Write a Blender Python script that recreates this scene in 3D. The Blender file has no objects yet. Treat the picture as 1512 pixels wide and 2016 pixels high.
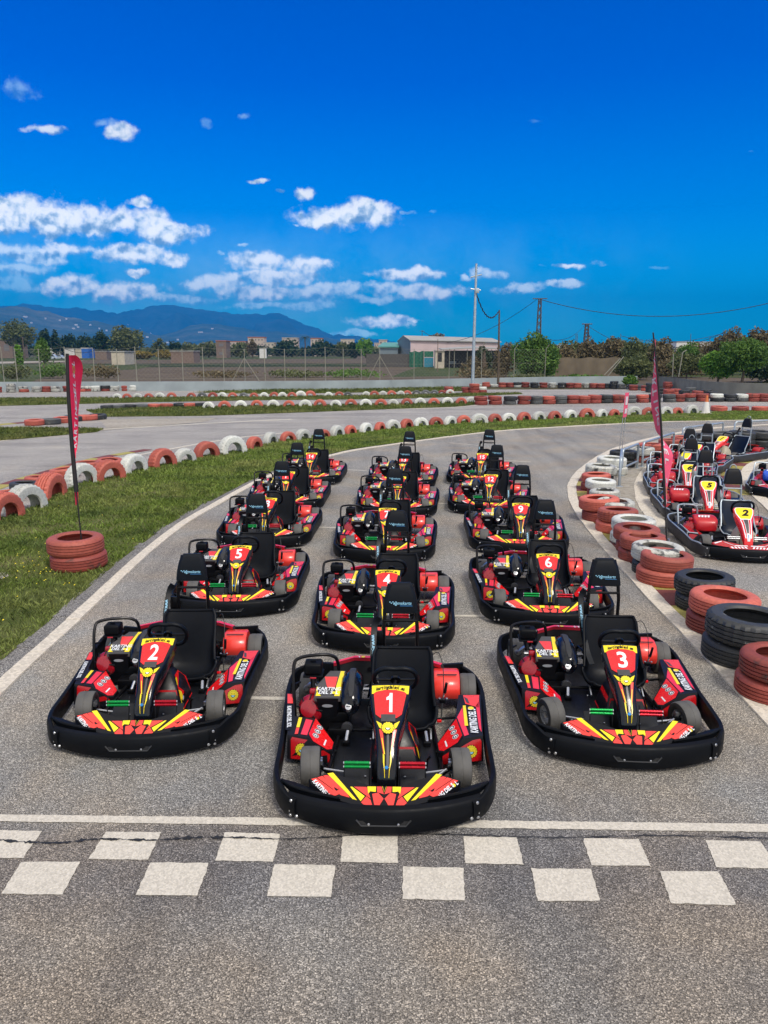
SUNAZ_DEG=150; SUNE=2.; EXPO=.40; HAZE=2.0e-4; HAZEC=(.0,.31,.86)
SKY0=(.02,.90,1.45);SKY1=(.01,.72,1.3);SKY2=(.0,.45,1.1);SKY3=(.0,.25,1.03);SKY4=(.0,.195,.95)
CLOUDB=8.; FILL_DECKB=8.; CLB0=3.; CLB1=1.8
import bpy, bmesh, math, random
import numpy as np
from mathutils import Vector, Matrix, noise as mnoise
R_=math.radians
random.seed(7); rng=np.random.default_rng(7)
sc=bpy.context.scene
COL=sc.collection
# ---------- camera model used to survey ground positions from the photograph ----------
F_=1500.; H_=2.9; PI_=math.atan((1008-690.)/F_)
def up(u,v,z=0.):
    a=(u-756)/F_; b=(1008-v)/F_
    dy=math.cos(PI_)+b*math.sin(PI_); dz=-math.sin(PI_)+b*math.cos(PI_)
    t=(z-H_)/dz
    return (a*t,dy*t)
def atY(u,v,Y):
    a=(u-756)/F_; b=(1008-v)/F_
    dy=math.cos(PI_)+b*math.sin(PI_); dz=-math.sin(PI_)+b*math.cos(PI_)
    return (a*Y/dy, Y, H_+dz*Y/dy)

# ---------- materials ----------
M={}
def nmat(name):
    m=bpy.data.materials.new(name); m.use_nodes=True
    nt=m.node_tree; b=nt.nodes['Principled BSDF']; M[name]=m
    return m,nt,b
def lk(nt,a,b): nt.links.new(a,b)
def objcoord(nt,scale=1.):
    tc=nt.nodes.new('ShaderNodeTexCoord'); return tc.outputs['Object']
def noise(nt,vec,scale,detail=4,rough=.55):
    n=nt.nodes.new('ShaderNodeTexNoise'); n.inputs['Scale'].default_value=scale; n.inputs['Detail'].default_value=detail
    n.inputs['Roughness'].default_value=rough
    if vec is not None: lk(nt,vec,n.inputs['Vector'])
    return n
def ramp(nt,fac,stops):
    r=nt.nodes.new('ShaderNodeValToRGB'); e=r.color_ramp.elements
    while len(e)>1: e.remove(e[-1])
    for i,(p,c) in enumerate(stops):
        if i==0: e[0].position=p; el=e[0]
        else: el=e.new(p)
        if not hasattr(c,'__len__'): c=(c,c,c)
        el.color=(*c[:3],1)
    lk(nt,fac,r.inputs[0]); return r
def mix(nt,fac,a,b,mode='MIX'):
    n=nt.nodes.new('ShaderNodeMix'); n.data_type='RGBA'; n.blend_type=mode
    for s,v in ((0,fac),(6,a),(7,b)):
        if hasattr(v,'is_linked') or isinstance(v,bpy.types.NodeSocket): lk(nt,v,n.inputs[s])
        elif s==0: n.inputs[s].default_value=v
        else: n.inputs[s].default_value=(*v,1)
    return n.outputs[2]
def bump(nt,b,h,strength=.3,dist=.01):
    n=nt.nodes.new('ShaderNodeBump'); n.inputs['Strength'].default_value=strength; n.inputs['Distance'].default_value=dist
    lk(nt,h,n.inputs['Height']); lk(nt,n.outputs[0],b.inputs['Normal'])
def simple(name,col,rough=.5,metal=0.,var=.12,vs=6.,coat=0.,bmp=0.,spec=None):
    m,nt,b=nmat(name)
    oc=objcoord(nt); n=noise(nt,oc,vs,5)
    r=ramp(nt,n.outputs['Fac'],[(.3,tuple(c*(1-var) for c in col)),(.7,tuple(min(1,c*(1+var)) for c in col))])
    lk(nt,r.outputs[0],b.inputs['Base Color'])
    n2=noise(nt,oc,vs*4,4)
    rr=ramp(nt,n2.outputs['Fac'],[(.3,max(0,rough-.07)),(.7,min(1,rough+.09))]); lk(nt,rr.outputs[0],b.inputs['Roughness'])
    b.inputs['Metallic'].default_value=metal
    if coat: b.inputs['Coat Weight'].default_value=coat; b.inputs['Coat Roughness'].default_value=.12
    if bmp: bump(nt,b,n2.outputs['Fac'],bmp,.004)
    if spec is not None: b.inputs['Specular IOR Level'].default_value=spec
    return m
simple('black_plastic',(.0035,.0042,.0058),.47,var=.3,bmp=.12,spec=.13)
simple('grey_plastic',(.032,.033,.036),.5,var=.2,bmp=.1,spec=.3)
simple('black_gloss',(.004,.005,.008),.14,coat=.25,var=.2,spec=.3)
simple('black_frame',(.003,.003,.004),.35,var=.2,spec=.25)
simple('seat_plastic',(.003,.004,.0065),.42,var=.2,bmp=.08,spec=.16)
simple('pad_vinyl',(.0025,.004,.007),.45,var=.2,bmp=.1,spec=.2)
simple('floor_plate',(.009,.010,.013),.42,var=.3,bmp=.1,spec=.3)
simple('red_sticker',(.86,.05,.035),.32,coat=.3,var=.05)
simple('red_plastic',(.80,.008,.010),.26,coat=.45,var=.06)
simple('pit_red',(.50,.008,.014),.38,coat=.15,var=.15)
simple('red_dark_plastic',(.42,.004,.007),.28,coat=.4,var=.08)
simple('pink_red',(.80,.025,.055),.35,coat=.3,var=.05)
simple('engine_red',(.34,.004,.014),.28,coat=.4,var=.2)
simple('yellow_sticker',(.92,.72,.01),.35,coat=.2,var=.04)
simple('sun_yellow',(.62,.50,.012),.4,var=.05)
simple('decal_black',(.006,.006,.008),.35,var=.1,spec=.25)
simple('decal_grey',(.055,.052,.052),.4,coat=.2,var=.15)
simple('white_decal',(.80,.83,.86),.4,var=.03)
simple('sky_decal',(.25,.52,.70),.45,var=.05)
simple('blue_decal',(.05,.22,.5),.4,var=.05)
simple('steel',(.55,.56,.58),.3,metal=.9,var=.1)
simple('galvanised',(.40,.46,.50),.42,metal=.55,var=.15)
simple('blue_steel',(.22,.40,.50),.38,metal=.3,var=.12)
simple('green_anodised',(.005,.30,.06),.25,metal=.6,var=.1)
simple('red_anodised',(.42,.006,.02),.25,metal=.6,var=.1)
simple('blue_bolt',(.02,.22,.55),.3,metal=.4)
simple('kart_tyre',(.10,.097,.092),.75,var=.22,vs=10,bmp=.3)
simple('tyre_sidewall',(.022,.022,.022),.6,var=.2)
simple('beige_plastic',(.42,.38,.28),.5,var=.12)
simple('navy_plastic',(.002,.008,.024),.38,var=.2,spec=.25)
simple('blue_plastic',(.006,.09,.60),.28,coat=.4,var=.08)
simple('concrete_wall_paint',(.29,.335,.35),.85,var=.18,vs=.7)
simple('old_concrete',(.17,.17,.15),.9,var=.2,vs=1.5,bmp=.4)
simple('concrete',(.34,.33,.30),.9,var=.2,vs=1.5,bmp=.4)
simple('brick_wall',(.19,.135,.105),.9,var=.25,vs=3)
simple('cream_wall',(.50,.44,.34),.85,var=.12,vs=1.5)
simple('pink_wall',(.60,.47,.46),.85,var=.08,vs=.5)
simple('grey_sheet',(.17,.22,.25),.6,var=.12,vs=.6)
simple('roof_sheet',(.34,.335,.31),.7,var=.12,vs=.5)
simple('green_sheet',(.10,.30,.26),.6,var=.12)
simple('green_net',(.02,.13,.08),.9,var=.25,vs=3)
simple('blue_sheet',(.03,.22,.32),.5,var=.1)
simple('blue_bright',(.02,.13,.50),.5,var=.1)
simple('dark_opening',(.012,.013,.014),.6,var=.2)
simple('beige_screen',(.15,.12,.08),.9,var=.15,vs=1.2)
simple('white_wall',(.68,.66,.62),.8,var=.06)
simple('dark_fence',(.09,.085,.08),.9,var=.3,vs=4)
simple('wood_pole',(.10,.075,.05),.85,var=.25)
simple('pale_post',(.25,.24,.19),.7,var=.15)
simple('bark',(.11,.08,.055),.9,var=.3,vs=8)
simple('car_paint',(.45,.52,.58),.25,coat=.5,var=.04)
simple('car_glass',(.02,.025,.03),.08,var=.1)
simple('orange_plastic',(.62,.16,.04),.5,var=.1)
simple('cable_black',(.012,.012,.013),.5)
simple('terracotta_roof',(.34,.13,.07),.8,var=.15,vs=2)
simple('window_grey',(.16,.15,.15),.5,var=.1)
simple('apartment_wall',(.50,.41,.33),.85,var=.1,vs=1)

# paper-like flag cloth
simple('flag_red',(.90,.010,.07),.7,var=.06)
simple('flag_pink',(.85,.10,.19),.7,var=.08)
simple('flag_black',(.015,.013,.014),.7)
simple('flag_white',(.72,.66,.66),.7,var=.05)
simple('flag_gold',(.50,.40,.10),.7,var=.1)
def backlit(name,tr=.25):
    m=M[name]; b=m.node_tree.nodes['Principled BSDF']; b.inputs['Transmission Weight'].default_value=0
# leaves / foliage
def leafmat(name,c1,c2,c3):
    m,nt,b=nmat(name)
    g=nt.nodes.new('ShaderNodeNewGeometry'); oc=objcoord(nt)
    n=noise(nt,oc,.9,3)
    a=ramp(nt,g.outputs['Random Per Island'],[(0,c1),(.5,c2),(1,c3)])
    v=mix(nt,n.outputs['Fac'],a.outputs[0],tuple(x*.55 for x in c2),'MIX')
    if name.startswith('grass'):
        n3=noise(nt,oc,.42,5,.65); k3=ramp(nt,n3.outputs['Fac'],[(.47,0),(.66,.55)]); v=mix(nt,k3.outputs[0],v,(.36,.34,.13))
        n4=noise(nt,oc,1.3,4,.6); k4=ramp(nt,n4.outputs['Fac'],[(.50,0),(.66,.7)]); v=mix(nt,k4.outputs[0],v,(.06,.10,.03))
    lk(nt,v,b.inputs['Base Color']); b.inputs['Roughness'].default_value=.6
    b.inputs['Specular IOR Level'].default_value=.25
    tr=nt.nodes.new('ShaderNodeBsdfTranslucent'); lk(nt,v,tr.inputs['Color'])
    ms=nt.nodes.new('ShaderNodeMixShader'); ms.inputs[0].default_value=.25
    out=nt.nodes['Material Output']; lk(nt,b.outputs[0],ms.inputs[1]); lk(nt,tr.outputs[0],ms.inputs[2]); lk(nt,ms.outputs[0],out.inputs[0])
leafmat('leaf_green',(0.0686, 0.1467, 0.0235),(0.1174, 0.2349, 0.0392),(0.2349, 0.3719, 0.0686))
leafmat('leaf_bright',(0.0798, 0.2074, 0.0191),(0.1436, 0.319, 0.0319),(0.2552, 0.4466, 0.0638))
leafmat('leaf_olive',(0.0906, 0.1179, 0.0399),(0.154, 0.1812, 0.0635),(0.2538, 0.2719, 0.1087))
leafmat('leaf_dark',(0.0217, 0.0508, 0.0203),(0.0435, 0.0798, 0.029),(0.087, 0.1305, 0.0435))
leafmat('leaf_brown',(0.1, 0.0834, 0.0416),(0.2001, 0.1584, 0.0751),(0.3668, 0.2835, 0.1501))
leafmat('leaf_yellow',(.14,.12,.01),(.28,.20,.02),(.40,.30,.04))
leafmat('grass_blade',(.12,.19,.022),(.24,.35,.055),(.47,.56,.15))
leafmat('grass_far',(.09,.13,.022),(.16,.21,.04),(.30,.33,.09))

# asphalt
def asphalt(name,dark,mid,light,chip,tint=(1,1,1),band=False):
    m,nt,b=nmat(name); oc=objcoord(nt)
    vo=nt.nodes.new('ShaderNodeTexVoronoi'); vo.inputs['Scale'].default_value=132; vo.inputs['Randomness'].default_value=1.; lk(nt,oc,vo.inputs['Vector'])
    sep=nt.nodes.new('ShaderNodeSeparateColor'); lk(nt,vo.outputs['Color'],sep.inputs[0])
    chips=ramp(nt,sep.outputs[0],[(0,dark),(.45,mid),(.8,light),(1,chip)])
    edge=ramp(nt,vo.outputs['Distance'],[(.0,1.),(.42,1.),(.75,.32)])
    c=mix(nt,1.,chips.outputs[0],edge.outputs[0],'MULTIPLY')
    fine=noise(nt,oc,420,3); fr=ramp(nt,fine.outputs['Fac'],[(.3,.7),(.7,1.25)])
    c=mix(nt,.8,c,fr.outputs[0],'MULTIPLY')
    big=noise(nt,oc,.55,6,.6); br=ramp(nt,big.outputs['Fac'],[(.3,(.80,.79,.80)),(.55,(1,1,1)),(.72,(1.12,1.08,1.02))])
    c=mix(nt,1.,c,br.outputs[0],'MULTIPLY')
    # worn lanes and rubber running along the track
    mp=nt.nodes.new('ShaderNodeMapping'); mp.inputs['Scale'].default_value=(2.2,.2,1) if band else (.10,1.25,1); lk(nt,oc,mp.inputs[0])
    if not band: mp.inputs['Rotation'].default_value=(0,0,.12)
    ln=noise(nt,mp.outputs[0],1.,4); lr=ramp(nt,ln.outputs['Fac'],[(.32,(.70,.70,.71)),(.44,(.92,.92,.92)),(.62,(1.07,1.07,1.06))])
    c=mix(nt,.8,c,lr.outputs[0],'MULTIPLY')
    st=noise(nt,oc,2.3,7,.7); sr=ramp(nt,st.outputs['Fac'],[(.25,(.6,.6,.62)),(.38,(1,1,1))])
    c=mix(nt,.6,c,sr.outputs[0],'MULTIPLY')
    if band:
        # worn black paint of the chequered line and a browner, dustier patch in front of it
        sx=nt.nodes.new('ShaderNodeSeparateXYZ'); lk(nt,oc,sx.inputs[0])
        wb=noise(nt,oc,1.7,5,.6); ad=nt.nodes.new('ShaderNodeMath'); ad.operation='MULTIPLY_ADD'; lk(nt,wb.outputs['Fac'],ad.inputs[0]); ad.inputs[1].default_value=.35; lk(nt,sx.outputs[1],ad.inputs[2])
        dv=nt.nodes.new('ShaderNodeMath'); dv.operation='DIVIDE'; lk(nt,ad.outputs[0],dv.inputs[0]); dv.inputs[1].default_value=10.
        rb=ramp(nt,dv.outputs[0],[(.28,(.98,.93,.86)),(.35,(.96,.92,.87)),(.385,(.70,.69,.71)),(.428,(.70,.69,.71)),(.452,(.93,.93,.93)),(.56,(1.04,1.03,1.01)),(.8,(1.12,1.11,1.09))])
        c=mix(nt,1.,c,rb.outputs[0],'MULTIPLY')
        ds=noise(nt,oc,.9,3,.5); dr2=ramp(nt,ds.outputs['Fac'],[(.42,(1,1,1)),(.62,(1.16,1.04,.90))]); c=mix(nt,.8,c,dr2.outputs[0],'MULTIPLY')
    lk(nt,c,b.inputs['Base Color']); b.inputs['Roughness'].default_value=.85
    b.inputs['Specular IOR Level'].default_value=.3
    inv=ramp(nt,vo.outputs['Distance'],[(0,1),(.8,0)])
    bump(nt,b,inv.outputs[0],.55,.004)
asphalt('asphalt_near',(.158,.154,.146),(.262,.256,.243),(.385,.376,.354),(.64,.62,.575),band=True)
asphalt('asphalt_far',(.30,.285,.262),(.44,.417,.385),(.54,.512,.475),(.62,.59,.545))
asphalt('asphalt_rough',(.09,.088,.085),(.22,.21,.20),(.40,.385,.36),(.60,.57,.53))
def paint(name,col,wear=.42,sc=95):
    m,nt,b=nmat(name); oc=objcoord(nt)
    vo=nt.nodes.new('ShaderNodeTexVoronoi'); vo.inputs['Scale'].default_value=sc; lk(nt,oc,vo.inputs['Vector'])
    n=noise(nt,oc,3.,6,.7); n2=noise(nt,oc,70,4,.6)
    ad=nt.nodes.new('ShaderNodeMath'); ad.operation='MULTIPLY_ADD'; lk(nt,n.outputs['Fac'],ad.inputs[0]); ad.inputs[1].default_value=.95; lk(nt,n2.outputs['Fac'],ad.inputs[2])
    a2=nt.nodes.new('ShaderNodeMath'); a2.operation='MULTIPLY_ADD'; lk(nt,vo.outputs['Distance'],a2.inputs[0]); a2.inputs[1].default_value=.34; lk(nt,ad.outputs[0],a2.inputs[2])
    r=ramp(nt,a2.outputs[0],[(.865+wear*.42,0.),(1.0+wear*.42,1.)])
    sep=nt.nodes.new('ShaderNodeSeparateColor'); lk(nt,vo.outputs['Color'],sep.inputs[0])
    tone=ramp(nt,sep.outputs[1],[(0,tuple(c*.78 for c in col)),(1,tuple(min(1,c*1.12) for c in col))])
    c=mix(nt,r.outputs[0],tone.outputs[0],(.12,.115,.11))
    lk(nt,c,b.inputs['Base Color']); b.inputs['Roughness'].default_value=.8
    bump(nt,b,a2.outputs[0],.4,.004)
paint('white_paint',(.58,.535,.45),.47)
paint('kerb_concrete',(.62,.56,.46),.66,40)
paint('maroon_paint',(.17,.045,.04),.55)
paint('kerb_yellow',(.36,.31,.08),.55)
# soils
def soil(name,c1,c2,c3,s1=.25,s2=6):
    m,nt,b=nmat(name); oc=objcoord(nt)
    mp=nt.nodes.new('ShaderNodeMapping'); mp.inputs['Scale'].default_value=(.35,1.,1); lk(nt,oc,mp.inputs[0])
    n=noise(nt,mp.outputs[0],s1,8,.65); n2=noise(nt,oc,s2,5,.7)
    r=ramp(nt,n.outputs['Fac'],[(.3,c1),(.5,c2),(.7,c3)])
    r2=ramp(nt,n2.outputs['Fac'],[(.3,.65),(.7,1.25)])
    c=mix(nt,1.,r.outputs[0],r2.outputs[0],'MULTIPLY'); lk(nt,c,b.inputs['Base Color']); b.inputs['Roughness'].default_value=.95
    b.inputs['Specular IOR Level'].default_value=.1
    bump(nt,b,n2.outputs['Fac'],.6,.05)
soil('field_soil',(.075,.06,.042),(.115,.09,.065),(.155,.125,.09),.35,3)
soil('plain_ground',(.05,.065,.025),(.10,.09,.05),(.14,.12,.08),.05,1)
soil('grass_soil',(.06,.075,.022),(.10,.12,.035),(.17,.15,.075),.8,9)
soil('weeds_ground',(.035,.05,.015),(.06,.08,.03),(.10,.10,.045),.3,2)
soil('weeds_dark',(.018,.028,.010),(.03,.045,.016),(.05,.06,.025),.3,2)
soil('gravel_ground',(.30,.27,.22),(.36,.33,.28),(.42,.38,.33),.5,8)
soil('mountain_far',(.03,.05,.06),(.05,.075,.085),(.075,.10,.11),.004,.02)
soil('mountain_near',(.03,.055,.045),(.065,.09,.07),(.14,.14,.11),.008,.03)

# painted rubber for barrier tyres
def tyremat(name,col,var,chip,under,lo=.60,hi=.70,rough=.6,groove=True):
    m,nt,b=nmat(name); oc=objcoord(nt)
    oi=nt.nodes.new('ShaderNodeObjectInfo')
    off=nt.nodes.new('ShaderNodeVectorMath'); off.operation='MULTIPLY_ADD'
    lk(nt,oi.outputs['Random'],off.inputs[0]); off.inputs[1].default_value=(37,51,23); lk(nt,oc,off.inputs[2])
    n=noise(nt,off.outputs[0],5,6,.65); n2=noise(nt,off.outputs[0],1.6,3)
    tone=ramp(nt,n2.outputs['Fac'],[(.3,tuple(c*(1-var) for c in col)),(.7,tuple(min(1,c*(1+var)) for c in col))])
    rnd=ramp(nt,oi.outputs['Random'],[(0,.72),(.5,1.),(1,1.12)])
    c=mix(nt,1.,tone.outputs[0],rnd.outputs[0],'MULTIPLY')
    mk=ramp(nt,n.outputs['Fac'],[(lo,0),(hi,1)])
    c=mix(nt,mk.outputs[0],c,under); 
    d=noise(nt,off.outputs[0],28,4,.6); dr=ramp(nt,d.outputs['Fac'],[(.35,.74),(.6,1.06)])
    c=mix(nt,.7,c,dr.outputs[0],'MULTIPLY')
    lk(nt,c,b.inputs['Base Color']); b.inputs['Roughness'].default_value=rough
    bump(nt,b,n.outputs['Fac'],.35,.006)
tyremat('tyre_terracotta',(.48,.112,.075),.22,1,(.14,.05,.04),.66,.74,.62)
tyremat('tyre_terracotta_dark',(.30,.06,.042),.2,1,(.06,.035,.03),.58,.68,.62)
tyremat('tyre_white',(.62,.63,.58),.10,1,(.20,.18,.16),.62,.70,.6)
tyremat('tyre_white_worn',(.50,.50,.45),.15,1,(.05,.05,.05),.53,.62,.62)
tyremat('tyre_black',(.034,.036,.037),.3,1,(.34,.34,.32),.635,.665,.55)
tyremat('tyre_grey',(.11,.115,.115),.3,1,(.30,.29,.27),.62,.7,.6)

# ---------- mesh builder ----------
def _rb(sx,sy,sz,bev,seg=2):
    bm=bmesh.new(); bmesh.ops.create_cube(bm,size=1)
    for v in bm.verts: v.co.x*=sx; v.co.y*=sy; v.co.z*=sz
    if bev>0: bmesh.ops.bevel(bm,geom=bm.edges[:],offset=bev,segments=seg,profile=.5,affect='EDGES')
    bm.verts.index_update()
    r=([tuple(v.co) for v in bm.verts],[[v.index for v in f.verts] for f in bm.faces]); bm.free(); return r
def crom(pts,n=6,closed=False):
    P=[Vector(p) for p in pts]; out=[]; L=len(P)
    rngi=range(L if closed else L-1)
    for i in rngi:
        if closed: p0,p1,p2,p3=P[(i-1)%L],P[i],P[(i+1)%L],P[(i+2)%L]
        else: p0,p1,p2,p3=P[max(i-1,0)],P[i],P[i+1],P[min(i+2,L-1)]
        for k in range(n):
            t=k/n
            out.append(.5*((2*p1)+(-p0+p2)*t+(2*p0-5*p1+4*p2-p3)*t*t+(-p0+3*p1-3*p2+p3)*t**3))
    if not closed: out.append(P[-1])
    return out
_tc={}
def text_geo(s,size=1.,bold=.02,sx=1.,shear=0.,space=1.):
    key=(s,size,bold,sx,shear,space)
    if key in _tc: return _tc[key]
    cu=bpy.data.curves.new('t','FONT'); cu.body=s; cu.size=size; cu.offset=bold*size; cu.shear=shear; cu.space_character=space
    cu.align_x='CENTER'; cu.align_y='CENTER'; cu.resolution_u=3
    o=bpy.data.objects.new('t',cu); COL.objects.link(o)
    dg=bpy.context.evaluated_depsgraph_get(); me=o.evaluated_get(dg).to_mesh()
    v=[(p.co.x*sx,p.co.y) for p in me.vertices]; f=[list(p.vertices) for p in me.polygons]
    o.evaluated_get(dg).to_mesh_clear(); bpy.data.objects.remove(o); bpy.data.curves.remove(cu)
    _tc[key]=(v,f); return v,f
class MB:
    def __init__(s): s.v=[];s.f=[];s.m=[];s.mats=[]
    def mi(s,mat):
        if mat not in s.mats: s.mats.append(mat)
        return s.mats.index(mat)
    def add(s,V,Fc,mat,T=None):
        o=len(s.v)
        if T is not None: V=[tuple(T@Vector(p)) for p in V]
        s.v+= [tuple(p) for p in V]; i=s.mi(mat)
        for f in Fc: s.f.append([a+o for a in f]); s.m.append(i)
        return s
    def box(s,c,sz,mat,bev=0.,rot=None,seg=2):
        V,Fc=_rb(*sz,bev,seg); T=Matrix.Translation(c)
        if rot is not None: T=T@rot
        return s.add(V,Fc,mat,T)
    def tube(s,pts,r,mat,seg=8,closed=False,smooth=0,cap=True,flat=1.):
        P=[Vector(p) for p in pts]
        if smooth: P=crom(P,smooth,closed)
        n=len(P); rs=r if hasattr(r,'__len__') else [r]*n
        if len(rs)!=n: rs=[rs[0]+(rs[-1]-rs[0])*i/(n-1) for i in range(n)]
        V=[];prev=None
        for i,p in enumerate(P):
            if closed: t=(P[(i+1)%n]-P[i-1])
            else: t=P[min(i+1,n-1)]-P[max(i-1,0)]
            t.normalize()
            if prev is None:
                a=Vector((0,0,1)) if abs(t.z)<.9 else Vector((1,0,0)); u=t.cross(a).normalized()
            else:
                u=(prev-t*prev.dot(t)).normalized()
            w=t.cross(u).normalized(); prev=u
            for k in range(seg):
                an=2*math.pi*k/seg; V.append(p+(u*math.cos(an)+w*math.sin(an)*flat)*rs[i])
        Fc=[]
        for i in range(n if closed else n-1):
            j=(i+1)%n
            for k in range(seg):
                l=(k+1)%seg; Fc.append([i*seg+k,i*seg+l,j*seg+l,j*seg+k])
        if cap and not closed: Fc.append(list(range(seg))[::-1]); Fc.append([(n-1)*seg+k for k in range(seg)])
        return s.add(V,Fc,mat)
    def lathe(s,prof,mat,seg=24,T=None,closed=False,mats=None):
        V=[];n=len(prof)
        for k in range(seg):
            a=2*math.pi*k/seg
            for r,z in prof: V.append((r*math.cos(a),r*math.sin(a),z))
        for i in range(n if closed else n-1):
            Fc=[]; i2=(i+1)%n
            for k in range(seg):
                l=(k+1)%seg; Fc.append([k*n+i,l*n+i,l*n+i2,k*n+i2])
            if i==0: base=len(s.v); 
            # share verts between bands
            if i==0: s.add(V,Fc,mats[i] if mats else mat,T)
            else:
                mi=s.mi(mats[i] if mats else mat)
                for f in Fc: s.f.append([a+base for a in f]); s.m.append(mi)
        return s
    def loft(s,rings,mat,cap=True,closed=True):
        n=len(rings[0]);V=[p for r in rings for p in r];Fc=[]
        for i in range(len(rings)-1):
            for k in range(n if closed else n-1):
                l=(k+1)%n; Fc.append([i*n+k,i*n+l,(i+1)*n+l,(i+1)*n+k])
        if cap: Fc.append(list(range(n))[::-1]); Fc.append([(len(rings)-1)*n+k for k in range(n)])
        return s.add(V,Fc,mat)
    def poly(s,pts,mat): return s.add(pts,[list(range(len(pts)))],mat)
    def prism(s,pts,z0,z1,mat):
        n=len(pts); return s.loft([[(x,y,z0) for x,y in pts],[(x,y,z1) for x,y in pts]],mat)
    def text(s,txt,o,ex,ey,mat,size,bold=.02,sx=1.,shear=0.,lift=.0015,space=1.):
        v,f=text_geo(txt,size,bold,sx,shear,space)
        o=Vector(o);ex=Vector(ex).normalized();ey=Vector(ey).normalized();n=ex.cross(ey).normalized()
        return s.add([o+ex*a+ey*b+n*lift for a,b in v],f,mat)
    def disc(s,o,ex,ey,r,mat,seg=20,lift=.001,ry=None,spikes=0):
        o=Vector(o);ex=Vector(ex).normalized();ey=Vector(ey).normalized();n=ex.cross(ey).normalized()
        ry=ry or r
        P=[]
        N=seg if not spikes else spikes*2
        for k in range(N):
            a=2*math.pi*k/N; q=1. if not spikes or k%2 else 1.15
            P.append(o+ex*math.cos(a)*r*q+ey*math.sin(a)*ry*q+n*lift)
        return s.poly(P,mat)
    def mesh(s,name,ang=38,recalc=True):
        me=bpy.data.meshes.new(name); me.from_pydata([tuple(p) for p in s.v],[],s.f)
        for mt in s.mats: me.materials.append(M[mt])
        me.polygons.foreach_set('material_index',s.m)
        me.polygons.foreach_set('use_smooth',[True]*len(s.f))
        me.update(); 
        try: me.set_sharp_from_angle(angle=R_(ang))
        except Exception: pass
        return me
    def build(s,name,parent=None,loc=None,ang=38):
        o=bpy.data.objects.new(name,s.mesh(name,ang)); COL.objects.link(o)
        if parent: o.parent=parent
        if loc is not None: o.location=loc
        return o
def tag(o,label=None,cat=None,group=None,kind=None):
    if label: o['label']=label
    if cat: o['category']=cat
    if group: o['group']=group
    if kind: o['kind']=kind
    return o
def empty(name,loc,rz=0.):
    o=bpy.data.objects.new(name,None); o.empty_display_size=.2; COL.objects.link(o); o.location=loc; o.rotation_euler=(0,0,rz); return o
def copy_tree(o,parent=None,skip=()):
    c=o.copy(); COL.objects.link(c)
    if parent: c.parent=parent
    for ch in list(KIDS.get(o.name,[])):
        if ch.name.split('.')[0] in skip: continue
        copy_tree(ch,c,skip)
    return c
KIDS={}
def index_kids():
    KIDS.clear()
    for o in bpy.data.objects:
        if o.parent: KIDS.setdefault(o.parent.name,[]).append(o)
def ordinal(n):
    W=['zeroth','first','second','third','fourth','fifth','sixth','seventh','eighth','ninth','tenth','eleventh','twelfth','thirteenth','fourteenth','fifteenth','sixteenth','seventeenth','eighteenth','nineteenth']
    T={20:'twentieth',30:'thirtieth',40:'fortieth',50:'fiftieth'}; TT={20:'twenty',30:'thirty',40:'forty',50:'fifty'}
    if n<20: return W[n]
    if n%10==0: return T[n]
    return TT[n//10*10]+'-'+W[n%10]
# ---------- go-karts (local frame: front at -y, x to the right as seen from the front) ----------
def sun_emblem(mb,o,ex,ey,r,body='sun_yellow',mouth='white_decal',lift=.002):
    mb.disc(o,ex,ey,r*1.10,'decal_black',seg=14,spikes=16,lift=lift)
    mb.disc(o,ex,ey,r*1.02,body,seg=14,spikes=14,lift=lift+.0008)
    mb.disc(o,ex,ey,r*.86,'decal_black',seg=24,lift=lift+.0016)
    mb.disc(o,ex,ey,r*.82,body,seg=24,lift=lift+.0024)
    O=Vector(o);X=Vector(ex).normalized();Y=Vector(ey).normalized();N=X.cross(Y).normalized()
    def arc(cx,cy,w,h,a0,a1,mat,lf):
        P=[]
        for i in range(9):
            a=R_(a0+(a1-a0)*i/8); P.append(O+X*(cx+math.cos(a)*w)*r+Y*(cy+math.sin(a)*h)*r+N*lf)
        mb.poly(P,mat)
    arc(0,-.02,.52,.55,180,360,'decal_black',lift+.0032)
    arc(0,-.08,.36,.34,180,360,mouth,lift+.004)
    for sx in (-.3,.3):
        P=[O+X*(sx+a)*r+Y*b*r+N*(lift+.0032) for a,b in ((-.17,.22),(0,.36),(.17,.22),(.0,.28))]
        mb.poly(P,'decal_black')
def nz(x,y): return .185+.42*y-.08*x*x
PROF=[(.118,.194),(.136,.269),(.32,.453),(.435,.514),(.61,.625)]
def pz(y):
    if y<.118: return .194-(.118-y)*14
    ys=[p[0] for p in PROF]; zs=[p[1] for p in PROF]
    if y>.61: return .625+(y-.61)*.6
    return float(np.interp(y,ys,zs))
def subdiv_poly(pts,n=3):
    out=[]
    for i in range(len(pts)):
        a=pts[i];b=pts[(i+1)%len(pts)]
        for k in range(n): out.append((a[0]+(b[0]-a[0])*k/n,a[1]+(b[1]-a[1])*k/n))
    return out
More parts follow.
